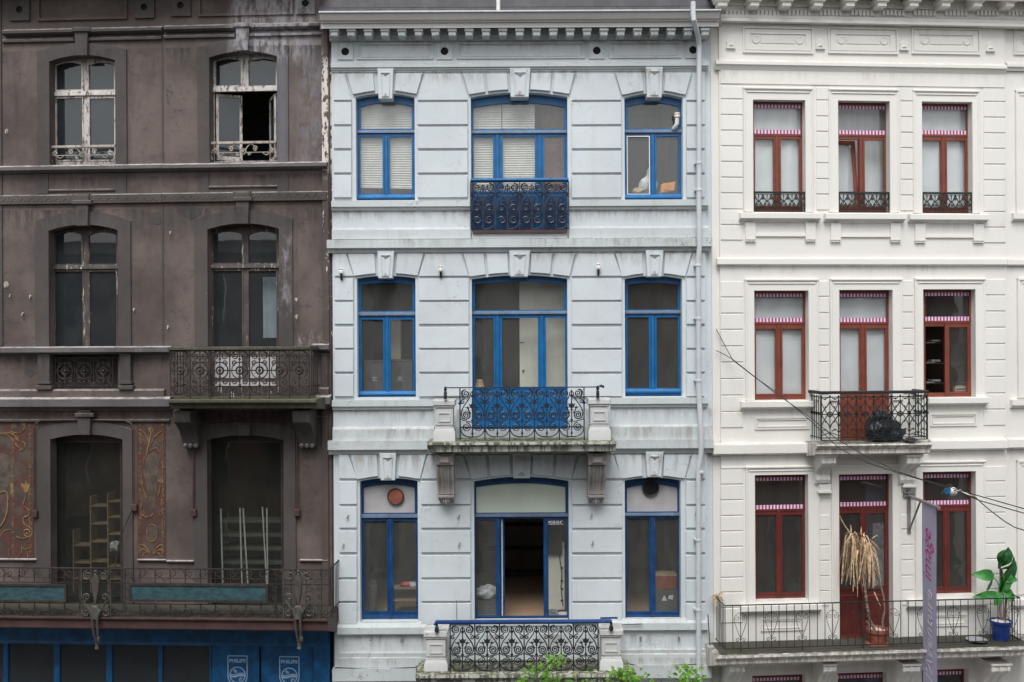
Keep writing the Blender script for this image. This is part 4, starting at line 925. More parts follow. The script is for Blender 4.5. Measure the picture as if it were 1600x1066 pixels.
    for x0, x1, y in ((75, 179, 297.5), (326, 433, 292)): MB().mould(b, x0, x1, [(.01, y-2), (.035, y-1), (.035, y+1), (.0, y+2)], 0).build("sill_moulding", 'browntrim', hs)
    for x in (58, 180, 309, 433): MB().pbox(b, x, 272, x+17, 303, 0, .02).build("wall_strip", 'browntrim', hs)
    # ledges round the first balustrade
    course(-60, 264, [(.02, 541.5), (.18, 543.5), (.18, 550.5), (.10, 552), (.02, 554)], 'brownledge'); course(486, 513, [(.02, 537), (.18, 539), (.18, 546), (.10, 548), (.02, 550)], 'brownledge')
    course(-60, 256, [(.04, 608), (.09, 611), (.09, 622)], 'brown', "plinth_course"); course(498, 513, [(.04, 605), (.09, 608), (.09, 619)], 'brown', "plinth_course")
    course(-60, 264, [(.06, 620), (.22, 624), (.22, 635.5), (.08, 638), (.04, 642)], 'brownledge'); course(492, 515, [(.06, 617), (.22, 621), (.22, 631.5), (.08, 634), (.04, 638)], 'brownledge')
    for x0, x1 in ((57, 78), (186, 205)):
        m = MB(); m.pbox(b, x0+1, 553, x1-1, 602, 0, .10, .008); m.pbox(b, x0, 597, x1, 600, 0, .13); m.pbox(b, x0-2, 603, x1+2, 609, 0, .14, .006); m.build("pilaster", 'browntrim', hs)
    # iron grille in the recess
    g = MB(); us = [b.u(x, 580, -.05) for x in (86.5, 116.5, 146.5, 176.5)]; z1, z0 = b.z(130, 557, -.05), b.z(130, 607.5, -.05)
    for k in range(3): ring_unit(g, us[k], us[k+1], z0, z1, -.05, .012, 0)
    for u in us: g.tube([(u, -.05, z1), (u, -.05, z0)], .012, 4)
    for y in (559, 603): g.tube([(b.u(80, y, -.05), -.05, b.z(130, y, -.05)), (b.u(184, y, -.05), -.05, b.z(130, y, -.05))], .012, 4)
    g.build("iron_grille", 'ironrust', hs)
    # ---- windows
    def bw(outer, up, lo, uy, ly, fm, arch, pm, **k): return window(b, hs, outer, up, lo, uy, ly, -.26, .06, arch, fm, pm, sash=2.0, **k)
    w = bw((74, 87, 184, 261), [(88, 127.5), (139, 178.5)], [(88.5, 129), (140.5, 179)], (98, 140.5), (154, 250), 'peelwin', 4, 'gB', tr=(142, 149.5), lab="peeling white window, closed")
    w2 = bw((323, 80, 437, 256), [(337, 376.5), (388.5, 431)], [(336, 431.5)], (92, 134), (144, 250), 'peelwin', 4, 'gB', opened=(2,), tr=(135, 143), lab="peeling white window with its lower leaves open")
    # two open leaves
    for xa, ang, wd in ((337, 24, .54), (431, 118, .56)):
        uu, z1 = b.p(xa, 146, -.28); z0 = b.z(xa, 250, -.28); m = MB()
        perforated(m, 0, wd, z0, z1, [(.055, wd-.055, z0+.09, z1-.06, z1-.06)], 0, .04)
        o = m.build("open_casement", 'peelwin', w2, loc=(uu, .30, 0)); o.rotation_euler = (0, 0, R(ang))
        pz = MB().box(.05, wd-.05, -.03, -.022, z0+.08, z1-.05).build("pane", 'gB', w2, loc=(uu, .30, 0)); pz.rotation_euler = (0, 0, R(ang))
    for x0, x1, y0, y1, nm in ((78, 180, 229.5, 252, 0), (328, 432, 223.5, 249, 0)):      # window guards
        ww = -.10; m = MB(); ua, ub = b.u(x0, y0, ww), b.u(x1, y0, ww); za, zb = b.z((x0+x1)/2, y0, ww), b.z((x0+x1)/2, y1, ww); zm = za*.42+zb*.58; cu = (ua+ub)/2
        m.box(ua, ub, ww-.02, ww+.03, za-.02, za+.03, .004); m.tube([(ua, ww, zm), (ub, ww, zm)], .011, 4)
        m.tube(ring(cu, zm+.02, .06, ww, 10), .013, 4); m.ball((cu, ww+.01, zm+.02), .035, 6)
        for s in (-1, 1):
            m.tube(bez([(cu+s*.05, zm+.05), (cu+s*.12, za+.02), (cu+s*.25, za), (cu+s*.28, zm+.03)], ww, 7), .012, 4); m.tube(spiral(cu+s*.27, zm+.09, .06, 1.3, R(-90), -s, ww), .011, 4); m.tube(spiral(cu+s*.13, zm-.04, .04, 1.2, 0, s, ww), .01, 4)
            q = cu+s*(cu-ua); m.tube(bez([(q, zm-.1), (q-s*.02, zm+.08), (q-s*.13, zm+.13), (q-s*.16, zm+.04)], ww, 7), .012, 4); m.tube(spiral(q-s*.1, zm+.05, .055, 1.2, R(90), s, ww), .012, 4); m.tube([(q, ww, zm), (q-s*.05, ww, zb)], .013, 4)
            m.tube(bez([(q-s*.16, zm-.01), (q-s*.2, zm-.09), (q-s*.26, zm-.06), (q-s*.3, zm+.0)], ww, 5), .009, 4)
        m.build("window_guard", 'ironwhite', hs)
    bw((72, 352, 188, 545), [(86.5, 127.5), (139, 182)], [(86, 129.5), (140.5, 182)], (363, 412.5), (424.5, 541), 'darkwin', 5, 'gB', tr=(414, 420.5))
    w4 = bw((320, 350, 440, 628), [(333.5, 378), (388.5, 432)], [(333.5, 378.5), (389, 432)], (362, 411), (423.5, 545), 'darkwin', 5, 'gB', tr=(412.5, 419))
    for a, c in ((336, 378), (390, 431)): MB().pbox(b, a, 556, c, 591, -.255, -.245).build("door_panel", 'panelgrey', w4)
    MB().pbox(b, 336, 597, 431, 603, -.255, -.235).build("door_panel", 'panelgrey', w4)
    for op in ((74, 679, 196, 958), (320, 680, 447, 958)):
        x0, y0, x1, y1 = op; bw((x0, y0, x1, y1), [], [(x0+9.5, x1-7.5)], (0, 0), (692, 950), 'brownwood', 0, 'gD')
    # ---- painted mural strips
    for x0, x1 in ((-60, 52), (214.5, 258.5)):
        a, c, z0, z1 = b.r(x0, 657, x1, 873, .015); o = MB().box(a, c, 0, .012, z0, z1).build("mural_panel", 'mural', hs); orn(b, o, x0, x1)
    for x0, x1, y in ((-60, 57, 874), (214, 259, 875), (259.5, 302, 877), (468, 512, 875.5)): MB().mould(b, x0, x1, [(.02, y-1.5), (.06, y), (.06, y+1.5), (.02, y+3)], 0).build("dado_moulding", 'brownledge', hs)
    MB().mould(b, -60, 264, [(.02, 655), (.06, 656.5), (.06, 659), (.01, 661)], 0).build("string_course", 'browntrim', hs); MB().mould(b, 484, 512, [(.02, 650), (.06, 651.5), (.06, 654), (.01, 655)], 0).build("string_course", 'browntrim', hs)
    # conduit running round the windows
    for pts in ([(53.5, 800), (53.5, 672), (56, 662), (64, 657), (132, 656), (196, 657), (205, 662), (209, 672), (209, 790)], [(302, 798), (302, 676), (305, 664), (314, 658), (382, 657), (452, 658), (460, 663), (464, 674), (464, 798)]):
        m = MB(); m.tube([(b.u(x, y, .08), .08, b.z(x, y, .08)) for x, y in pts], .018, 6)
        for x, y in (pts[0], pts[-1]): m.pbox(b, x-4, y-2, x+4, y+9, 0, .1, .01)
        m.build("conduit", 'rustpipe', hs)
    MB().tube([(b.u(x, y, w), w, b.z(x, y, w)) for x, y, w in ((207, 796, .1), (198, 815, .12), (186, 850, .2), (179, 887, .3))], .012, 5).build("hanging_wire", 'cable', hs)
    # ---- bracketed balcony
    wB = .80; bal = MB().mould(b, 263, 494, [(.88, 624), (.92, 625.5), (.92, 629), (.80, 632), (.80, 638), (.1, 640)], 0).build("balcony_slab", 'moss', hs, label="mossy stone slab of the iron balcony")
    for x0, x1 in ((271, 297), (457, 483)):
        xm = (x0+x1)/2; m = MB(); W_ = .66; ua, ub = b.u(x0, 655, W_), b.u(x1, 655, W_); Z = lambda y, w=.4: b.z(xm, y, w)
        m.prof(ua, ub, [(0, Z(640, .6)), (.66, Z(642, .66)), (.68, Z(650, .66)), (.64, Z(660, .6)), (.50, Z(665, .5)), (.34, Z(675, .35)), (.22, Z(690, .2)), (.20, Z(697, .2)), (0, Z(700, .1))]); o = m.build("balcony_console", 'browntrim', hs)
        l = MB(); 
        for k in (-1, 0, 1): l.ball(((ua+ub)/2+k*.11, .2, Z(697, .2)), .052, 8)
        l.build("console_drops", 'brownledge', o)
    us = [b.u(x, 580, wB) for x in (266.5, 297, 328, 359, 390, 421, 452, 483)]; z1, z0 = b.z(375, 547, wB), b.z(375, 618, wB)
    for k in range(7): m = MB(); ring_unit(m, us[k], us[k+1], z0, z1, wB, .0135, 0); m.build("railing_panel", 'ironrust', bal)
    m = MB()
    for u in us: m.tube([(u, wB, z1), (u, wB, z0-.08)], .014, 4)
    for y in (548, 557, 604, 617): m.tube([(us[0], wB, b.z(375, y, wB)), (us[-1], wB, b.z(375, y, wB))], .011, 4)
    for s in (0, -1):
        for q in (.15, .3, .45, .6): m.tube([(us[s], q, z1), (us[s], q, z0)], .011, 4)
        for y in (547, 604, 617): m.tube([(us[s], 0.02, b.z(375, y, wB)), (us[s], wB, b.z(375, y, wB))], .012, 4)
    m.build("railing_frame", 'ironrust', bal)
    m = MB(); zz = b.z(375, 544, wB); m.box(us[0]-.04, us[-1]+.04, wB-.05, wB+.05, zz-.04, zz+.03, .012); m.box(us[0]-.04, us[0]+.05, 0, wB-.05, zz-.04, zz+.025); m.box(us[-1]-.05, us[-1]+.04, 0, wB-.05, zz-.04, zz+.025); m.build("handrail", 'moss', bal)
    # ---- long balcony over the shop
    wL = .95; bal = MB().mould(b, -90, 511, [(.98, 965), (1.0, 966), (1.0, 968), (.94, 969), (.94, 982), (.86, 983), (.1, 984)], 0).build("balcony_deck", 'rustpipe', hs, label="long iron balcony deck above the shop")
    a = b.u(-90, 960, wL); c = b.u(514, 960, wL); zd = b.z(260, 965.5, wL); z_r = b.z(260, 889, wL); z_m = b.z(260, 911.5, wL); z_n = b.z(260, 903.5, wL); z_b = b.z(260, 957, wL)
    MB().box(a, c-.05, .02, .97, zd-.05, zd+.012).build("deck_paving", 'deck', bal)
    m = MB(); m.tube([(a, wL, z_r), (c, wL, z_r), (c, .02, z_r)], .017, 5); m.tube([(a, wL, z_m), (c, wL, z_m)], .011, 4); m.tube([(a, wL, z_n), (c, wL, z_n)], .007, 4); m.tube([(a, wL, z_b), (c, wL, z_b), (c, .02, z_b)], .010, 4); m.tube([(a, wL, b.z(260, 944, wL)), (c, wL, b.z(260, 944, wL))], .009, 4)
    m.build("railing_frame", 'ironrust', bal)
    m = MB(); x = -88
    while x < 512:
        u = b.u(x, 925, wL); board = (x < 104) or (201 < x < 419)
        if board: m.tube([(u, wL, z_r), (u, wL, z_m)], .009, 4); m.tube([(u, wL, b.z(x, 943, wL)), (u, wL, zd)], .009, 4)
        else: m.tube([(u, wL, z_r), (u, wL, zd)], .010, 4)
        diamond(m, u, wL, b.z(x, 899, wL), .022, .035); diamond(m, u, wL, b.z(x, 948, wL), .022, .03)
        x += 23.6
    for x in range(-70, 512, 47):
        u = b.u(x, 925, wL)
        for s in (-1, 1):
            m.tube(spiral(u+s*.13, b.z(x, 896, wL), .09, 1.5, R(90), -s, wL), .008, 4); m.tube(spiral(u+s*.15, b.z(x, 955, wL), .10, 1.6, R(-90), s, wL), .009, 4); m.tube(bez([(u, z_m+.04), (u+s*.1, z_m+.12), (u+s*.25, z_m+.2), (u+s*.3, z_r)], wL, 5), .007, 4)
            m.tube(bez([(u, zd+.05), (u+s*.12, zd+.2), (u+s*.3, zd+.2), (u+s*.36, zd+.02)], wL, 6), .009, 4)
    for k in range(7): m.tube([(c, .12*k+.06, z_r), (c, .12*k+.06, zd)], .010, 4)
    for xc in (128, 174, 196, 430, 446, 485, 500):
        u = b.u(xc, 925, wL)
        for y, r_ in ((920, .07), (934, .06), (949, .07)): m.tube(spiral(u, b.z(xc, y, wL), r_, 1.6, R(90), 1, wL), .009, 4)
    m.build("balusters_and_scrolls", 'ironrust', bal)
    for x0, x1 in ((-60, 104), (201, 419)):
        fr = MB(); q = b.r(x0, 912.5, x1, 941, wL+.05); perforated(fr, q[0], q[1], q[2], q[3], [(q[0]+.05, q[1]-.05, q[2]+.045, q[3]-.045, q[3]-.045)], wL+.06, .05); o = fr.build("sign_board_frame", 'ironrust', bal)
        MB().box(q[0]+.05, q[1]-.05, wL+.015, wL+.04, q[2]+.045, q[3]-.045).build("sign_board", 'teal', o)
    for x in (150, 466.5):      # cast standards with hanging consoles
        u = b.u(x, 960, 1.0); m = MB(); W_ = 1.0; Z = lambda y: b.z(x, y, W_)
        m.poly([(u-.02, Z(896)), (u+.02, Z(896)), (u+.075, Z(906)), (u+.06, Z(925)), (u+.015, Z(943)), (u-.015, Z(943)), (u-.06, Z(925)), (u-.075, Z(906))], W_-.06, W_+.04, .012)
        m.ball((u, W_, Z(893)), .03, 6); m.poly([(u-.05, Z(946)), (u+.05, Z(946)), (u+.12, Z(955)), (u+.06, Z(968)), (u-.06, Z(968)), (u-.12, Z(955))], W_-.03, W_+.07, .02)
        for s in (-1, 1):
            m.tube(spiral(u+s*.17, Z(899), .10, 1.7, R(90), -s, W_), .014, 4); m.tube(spiral(u+s*.19, Z(933), .09, 1.6, R(-90), s, W_), .013, 4); m.tube([(u+s*.04, W_+.03, Z(960)), (u+s*.25, W_+.05, Z(938))], .018, 5)
            m.tube(spiral(u+s*.2, Z(957), .09, 1.6, R(90), -s, W_), .013, 4); m.tube([(u+s*.055, W_+.06, Z(966)), (u+s*.045, W_+.03, Z(985)), (u+s*.02, W_-.04, Z(1004))], .024, 6)
            m.tube([(u+s*.3, W_, Z(889)), (u+s*.3, W_, Z(966))], .011, 4)
        m.tube([(u+.02, W_-.04, Z(1003)), (u+.075, W_+.03, Z(1001)), (u+.085, W_+.05, Z(993))], .025, 6, r2=.012); m.ball((u+.06, W_, Z(998)), .04, 6); m.lathe((u, W_-.04, Z(1016)), [(.03, 0), (.045, .02), (.03, .08), (.04, .13)], 6)
        m.build("cast_standard", 'bronze', bal)
    # ---- shop front below
    m = MB(); m.mould(b, -90, 513, [(.1, 984), (.1, 1003), (.04, 1006), (.0, 1008)], -.1); m.build("shop_fascia", 'shopblue', hs)
    ws = .0; holes = []
    zt_, zb_ = b.z(260, 1008, 0), .6
    for x0, x1 in ((-88, 3), (10, 82), (91, 164), (173, 246), (252, 326)): a, c = b.u(x0, 1035), b.u(x1, 1035); holes.append((a, c, zb_, zt_-.02, zt_-.02))
    sf = perforated(MB(), b.u(-90, 1030), b.u(329, 1030), 0, zt_+.02, holes, -.05, .08).build("shop_window_frame", 'shopblue', hs)
    for h in holes: MB().box(h[0]-.01, h[1]+.01, -.1, -.09, h[2], h[3]+.01).build("pane", 'gB', sf)
    for x0, x1, in ((330, 404), (407, 489)):
        a, c = b.u(x0, 1035), b.u(x1, 1035); d = MB().box(a, c, -.12, -.04, .1, zt_, .012).build("shop_door_panel", 'shopblue', hs)
        shield(b, d, 371 if x0 == 330 else 452, 1025 if x0 == 330 else 1026.5)
    MB().box(b.u(490, 1035), b.u(516, 1035), -.1, .03, 0, b.z(500, 984), .015).build("shop_pilaster", 'shopblue', hs)
    # plaster scars and shutter dogs
    for x, y, s in ((10, 205, .07), (9, 446, .09), (47, 463, .045), (209, 483, .035), (262, 511, .04), (16, 461, .02), (35, 490, .03), (266, 363, .03), (463, 468, .05), (463, 495, .05)):
        m = MB(); u, z = b.p(x, y, .01); pts = [(u+s*(.6+.5*random.random())*math.cos(t*.9)*.8, z+s*(.6+.5*random.random())*math.sin(t*.9)) for t in range(7)]
        m.poly(pts, 0, .012, .004); m.tube([(u, 0, z), (u+.02, .06, z-.01), (u+.02, .07, z-.05)], .012, 4); m.build("wall_fixing_scar", 'ironwhite', hs)
    # repair patches
    for cx, cy, rx, ry in ((242, 341, 12, 11), (300, 331, 17, 10), (46, 582, 8, 7), (200, 582, 6, 8)):
        u, z = b.p(cx, cy, .005); pts = [(u+rx/75*math.cos(t/14*6.283)*(1+.16*math.sin(3*t+cx)), z+ry/75*math.sin(t/14*6.283)*(1+.2*math.cos(2*t+cy))) for t in range(14)]
        MB().poly(pts, 0, .006, .002).build("plaster_patch", 'browntrim', hs)
    return hs

def orn(b, par, x0, x1):
    """faded painted scrolls, thin layers of gold on the panel"""
    m = MB(); w = .015
    def P(x, y): return b.p(x, y, .014)
    def line(pts, r_=.016): m.tube(bez([P(*p) for p in pts], w, 12), r_*.72, 4)
    def flat(pts): m.poly([P(*p) for p in pts], .011, .019)
    def sp(x, y, r_, t, st, d, k=.014): u, z = P(x, y); m.tube(spiral(u, z, r_/75, t, R(st), d, w), k*.7, 4)
    if x0 > 0:
        line([(229, 712), (231, 695), (238, 682), (236, 668)], .024); line([(234, 698), (233, 682), (224, 672), (217, 671)], .018); line([(236, 694), (240, 684), (248, 674), (254, 674)], .018)
        sp(221.5, 688, 5.5, 1.6, 60, 1); sp(251, 687, 5.5, 1.6, 120, -1); line([(228, 712), (238, 698), (248, 696), (248, 706)], .016); line([(230, 710), (222, 716), (226, 724), (223, 730)], .014)
        flat([(231, 671), (234.5, 667), (237, 671), (240, 667), (241, 673), (236, 678)])
        line([(221, 741), (222, 755), (224, 766), (229, 778)], .024); line([(247, 775), (250, 765), (251, 758), (251, 750)], .018); flat([(247, 753), (246, 749), (250, 751), (251, 747), (253, 751), (256, 750), (253, 755)])
        for s, cx in ((-1, 221), (1, 253)):
            flat([(cx-2, 780), (cx, 775), (cx+2, 780), (cx, 785)]); line([(cx, 784), (cx-4*s, 790), (cx+5*s, 795), (cx, 800)], .016); sp(cx-s*1, 803, 4.5, 1.3, 90, s, .018)
        line([(224, 806), (230, 810), (237, 808), (239, 802)], .02)
        u, z = P(237.5, 833); m.tube([(u+.115*math.cos(t*.314), w, z+.18*math.sin(t*.314)) for t in range(21)], .012, 4)
        for s in (-1, 1):
            for k, (dy, dx) in enumerate(((-9, 17), (0, 19), (9, 15))): line([(237+s*3, 866-abs(k-1)*2), (237+s*8, 858+dy*.3), (237+s*dx*.9, 856+dy), (237+s*dx, 862+dy)], .022)
    else:
        line([(-20, 690), (0, 676), (20, 668), (30, 690)], .022); line([(-5, 678), (20, 672), (22, 700), (36, 703)], .026); line([(30, 704), (42, 704), (42, 690), (34, 690)], .022); sp(27, 684, 4, 1.3, 90, 1); line([(16, 674), (30, 680), (40, 676), (38, 662)], .018); line([(18, 673), (20, 666), (24, 666), (26, 666)], .012)
        flat([(34, 664), (31, 659), (35, 661), (37, 657), (38, 661), (41, 660), (39, 666)]); line([(0, 770), (8, 764), (16, 770), (12, 786)], .03); line([(12, 782), (14, 800), (8, 815), (-2, 826)], .026); line([(0, 840), (4, 828), (12, 826), (18, 828)], .014)
        flat([(34, 762), (32, 754), (38, 757), (40, 750), (43, 757), (48, 753), (46, 763), (42, 770), (38, 769)]); line([(41, 768), (42, 780), (34, 786), (37, 792)], .02); line([(37, 792), (48, 796), (50, 806), (38, 808)], .022); line([(38, 808), (34, 814), (38, 822), (48, 824)], .024); sp(43, 832, 9, 1.8, 60, -1, .022); line([(26, 838), (32, 844), (42, 842), (50, 836)], .022)
        line([(30, 868), (36, 864), (34, 856), (34, 852)], .016); line([(36, 856), (44, 862), (44, 868), (44, 872)], .018); line([(40, 858), (46, 858), (50, 852), (50, 850)], .016); line([(14, 868), (12, 862), (14, 858), (16, 858)], .012)
        flat([(16, 756), (21, 755), (22, 770), (17, 772)])
    xs_ = (218.5, 254.5) if x0 > 0 else (20, 47)
    for j, y in enumerate(range(664, 870, 11)):
        for i, xx in enumerate(xs_): sp(xx, y+(j % 2)*3, 2.6+(j % 3)*.5, 1.3, 90+j*40, 1 if (i+j) % 2 else -1, .009); line([(xx, y), (xx+(2 if i == 0 else -2), y+4), (xx, y+9)], .009)
    m.build("painted_ornament", 'gold', par, kind="stuff")
    f = MB()
    if x0 > 0: f.poly([P(*p) for p in ((228, 712), (240, 706), (250, 714), (246, 740), (244, 770), (240, 792), (236, 792), (230, 770), (224, 735))], .0115, .0135); f.lathe((*[P(237.5, 833)[0]], .0115, P(237.5, 833)[1]), [(.10, 0), (.10, .002)], 14, 'y', (1, 1.5))
    else: f.poly([P(*p) for p in ((-30, 715), (5, 708), (22, 716), (24, 745), (12, 760), (-10, 762), (-30, 750))], .0115, .0135)
    f.build("painted_figure", 'muralgrey', par)

def shield(b, par, xc, y0):
    """printed maker's shield: outline, name, circle with waves and four-point stars"""
    w = -.036; c, z = b.p(xc, y0, w); k = 1/75; m = MB()
    def bar(a, d, r_=.012):
        a, d = Vector(a), Vector(d); t = (d-a).normalized(); n_ = Vector((-t.y, t.x))*r_
        m.poly([tuple(a-n_), tuple(d-n_), tuple(d+n_), tuple(a+n_)], w-.003, w)
    W_, H_ = .205, .62
    out = [(c-W_, z), (c-W_, z-.42)]+[(c-W_*math.cos(t*math.pi/10), z-.42-.22*math.sin(t*math.pi/10)) for t in range(1, 10)]+[(c+W_, z-.42), (c+W_, z)]
    for p, q in zip(out, out[1:]+out[:1]): bar(p, q, .010)
    cz = z-.40; r_ = .165
    for t in range(20): bar((c+r_*math.cos(t*math.pi/10), cz+r_*math.sin(t*math.pi/10)), (c+r_*math.cos((t+1)*math.pi/10), cz+r_*math.sin((t+1)*math.pi/10)), .010)
    for dy in (.018, -.012, -.03):
        pts = [(c-.16+.32*i/10, cz+dy+.018*math.sin(i/10*2*math.pi+math.pi)) for i in range(11)]
        for p, q in zip(pts, pts[1:]): bar(p, q, .009)
    for sx, sy, s in ((-.06, .09, .045), (-.03, .06, .025), (.07, -.07, .04), (.045, -.105, .025)): bar((c+sx-s, cz+sy), (c+sx+s, cz+sy), .006); bar((c+sx, cz+sy-s), (c+sx, cz+sy+s), .006)
    m.build("printed_shield", 'shield', par)
    t = text("PHILIPS", c-.175, w, z-.135, .1, 'shield', .0015, .35, off=.004); t.name = "shield_lettering"; t.parent = par
BH = build_brown()

# ================================================================ WHITE HOUSE
def build_white():
    b = WHITE; hs = house("white_town_house", b, "white rendered town house with red-brown windows on the right")
    nb = house("neighbour_white_house", b, "white house front at the far right edge, set back from the red-windowed house")
    wins = {'U': [(1177, 1259, 156, 331.5), (1310, 1391, 157.5, 332.5), (1441, 1520, 159, 333.5)],
            'M': [(1179, 1264, 454, 625.5), (1312, 1395.5, 453, 690), (1443, 1525, 452, 621)],
            'L': [(1180, 1263.5, 742, 939), (1311.5, 1395.5, 741, 1004), (1442.5, 1525.5, 737, 931)],
            'B': [(1176, 1259, 1055, 1250), (1309.5, 1386, 1051, 1250), (1441, 1514, 1046, 1250)]}
    hol = []
    for k, v in wins.items():
        for x0, y0, x1, y1 in [(q[0], q[2], q[1], q[3]) for q in v]: hol.append(opening(b, x0, x1, y0, y0, y1))
    uL, uP, uR = b.u(1112, 500, 0)+.02, b.u(1125.5, 500), b.u(1572, 500); zt = b.z(1350, 5)
    perforated(MB(), uP, uR, 0, zt, hol, 0, .2).build("front_wall", 'white', hs)
    MB().box(uL, uP, -.2, -.05, 0, zt).build("edge_strip", 'white', hs); MB().box(uL, uR, -6.2, -5.6, 0, zt).build("rear_wall", 'white', hs)
    n1 = b.u(1760, 500); nh = []
    for yt, yb in ((160, 334), (450, 620), (732, 925)): nh.append(opening(b, 1611, 1690, yt, yt, yb, -.05))
    perforated(MB(), uR, n1, 0, zt, nh, -.05, .2).build("front_wall", 'white', nb); MB().box(uR+.01, n1, -3, -2.8, 0, zt).build("inner_wall", 'darkplaster', nb)
    room(b, hs, 1120, 1566, [(108, 375), (395, 692), (706, 1004), (1030, 1350)], wall='plaster', wf=-.28, depth=4.2)
    C1, C2, C3, C4 = (1126.5, 1161), (1275.5, 1296), (1407.5, 1427), (1537.5, 1571)
    ysU = [136.5, 158, 182.6, 207, 231.3, 256, 280.6, 305, 330, 354.6, 379]
    ysM = [438.5, 464.3, 489.6, 515, 540.6, 566, 591.8, 617.5, 643, 668.5]
    ysL = [731.5, 756, 780.4, 804.9, 829, 853.3, 877.2, 901.3, 924.5, 948.5, 973, 998]
    T = .018
    for ci, (x0, x1) in enumerate((C1, C2, C3, C4)):
        for ys in (ysU, ysM, ysL):
            for k in range(len(ys)-1):
                y0, y1 = ys[k], ys[k+1]
                if ci in (1, 2) and ((ys is ysU and k in (8, 9)) or (ys is ysM and k > 6) or (ys is ysL and (k < 3 or k > 8))): continue
                if ci in (0, 3) and ys is ysL and k > 9: continue
                sk = 1.0 if ys is not ysU else .0
                dy = {0: -2.2, 1: -.3, 2: .9, 3: 1.8}[ci]*(1 if ys is ysU else 0.0)+({0: 1.2, 1: .3, 2: -.6, 3: -2.2}[ci] if ys is ysM else 0)+({0: 2.0, 1: 0, 2: -1, 3: -3}[ci] if ys is ysL else 0)
                a, c, z0, z1 = b.r(x0, y0+dy+.2, x1, y1+dy-1.7, T); block(hs, a, c, z0, z1, 0, T, 'white', .008)
    def course(x0, x1, pr, mat='white', nm="string_course", par=None): return MB().mould(b, x0, x1, pr, 0.0).build(nm, mat, par or hs)
    course(1126, 1570, [(.02, 112.5), (.02, 133.5)], nm="plain_band")
    # ---- cornice: corona, modillions, dentils
    course(1112, 1760, [(.50, -22), (.50, -3), (.46, -1), (.1, -1)], nm="cornice")
    course(1124, 1760, [(.10, 11), (.10, 14.5), (.07, 15.5), (.07, 27), (.13, 29), (.14, 33), (.18, 34), (.18, 38.5), (.06, 41)], nm="cornice_moulding")
    z0c = b.z(1350, 2, .5); MB().box(b.u(1112, 5, .1), b.u(1760, 5, .1), -.1, .12, b.z(1350, 13, .1), z0c+.5).build("cornice_frieze", 'white', hs)
    for k in range(12):
        x = 1130+k*50; xx = x-(x-1110)*.003; u, z = b.p(xx, 3.5+.009*(x-1110)*.3, .42); m = MB(); m.box(u-.095, u+.095, .1, .42, z-.075, z+.09, .012); m.box(u-.13, u+.13, .1, .47, z+.02, z+.12, .01); m.build("modillion", 'white', hs if x < 1575 else nb)
        for j in range(6):
            ud = u+.17+j*.085; zd = b.z(xx, 20+.0*x, .12); block(hs if x < 1560 else nb, ud-.028, ud+.028, zd-.05, zd+.055, .07, .125, 'white', .004, "dentil")
    course(1119, 1574, [(.02, 97), (.10, 99), (.10, 103.5), (.06, 106), (.04, 110), (.02, 113)])
    course(1574.5, 1760, [(-.03, 99), (.05, 101), (.05, 105.5), (.01, 108), (-.01, 112)], par=nb)
    # frieze panels and cartouches
    for i, (x0, x1) in enumerate(((1161, 1271), (1294.5, 1403), (1425, 1532), (1587, 1700))):
        dy = (0, 1, 1.6, 2.2)[i]; par = hs if i < 3 else nb; off = 0 if i < 3 else -.05; m = MB(); a, c, z0, z1 = b.r(x0, 42.5+dy, x1, 83+dy, .03)
        perforated(m, a, c, z0, z1, [(a+.03, c-.03, z0+.045, z1-.03, z1-.03)], .035+off, .036); a2, c2, zz0, zz1 = b.r(x0+11.5, 53+dy, x1-11.5, 71+dy, .03)
        perforated(m, a+.05, c-.05, z0+.065, z1-.05, [(a2, c2, zz0, zz1, zz1)], .02+off, .021)
        o = m.build("frieze_panel", 'white', par)
        for q in (1, 0):
            uu = (a2+.13) if q else (c2-.13); zc = (zz0+zz1)/2; MB().lathe((uu, .001+off, zc), [(.085, 0), (.085, .012), (.07, .018), (.06, .010)], 16, 'y').build("roundel", 'white', o)
        MB().box(a2+.23, c2-.23, off, .012+off, zz0+.045, zz1-.045, .004).build("panel_bar", 'white', o)
    for x, y in ((1142, 68), (1282, 69), (1413, 71), (1548, 73)):
        u, z = b.p(x, y, .03); m = MB(); m.poly([(u-.09, z-.08), (u+.09, z-.08), (u+.09, z+.05), (u+.045, z+.075), (u, z+.12), (u-.045, z+.075), (u-.09, z+.05)], 0, .03, .01); m.box(u-.10, u+.10, 0, .05, z-.105, z-.08); m.poly([(u-.05, z-.045), (u+.05, z-.045), (u, z+.03)], .03, .05, .008); m.build("cartouche", 'white', hs)
    # ---- window surrounds
    sur = [(1162, 1271, 137.5, 331, 0), (1295.5, 1405, 139.5, 332, 0), (1427.5, 1531, 141.5, 333, 0), (1165, 1280, 436.5, 626, 0), (1298, 1411, 436, 626, 0), (1430.5, 1541, 435.5, 622, 0),
           (1166, 1281, 729, 946, 0), (1300, 1409, 727, 1002, 0), (1431, 1541, 721, 938, 0)]
    ops = wins['U']+wins['M']+wins['L']
    for (x0, x1, y0, y1, _), o in zip(sur, ops):
        m = MB(); a, c, z0, z1 = b.r(x0, y0, x1, y1, .05); q = opening(b, o[0], o[1], o[2], o[2], o[3], .04); zo = b.z((o[0]+o[1])/2, o[2], .04)
        g = .045; 
        m.box(a, a+g, 0, .055, z0, z1, .012); m.box(c-g, c, 0, .055, z0, z1, .012); m.box(a, c, 0, .07, z1-.035, z1+.012, .012)
        m.box(a+g, q[0], 0, .035, z0, zo, .0); m.box(q[1], c-g, 0, .035, z0, zo, .0); m.box(a+g, c-g, 0, .035, zo, z1-.035, .0)
        m.box(a+g+.03, c-g-.03, .034, .055, z1-.10, z1-.072, .008)
        m.build("window_surround", 'white', hs)
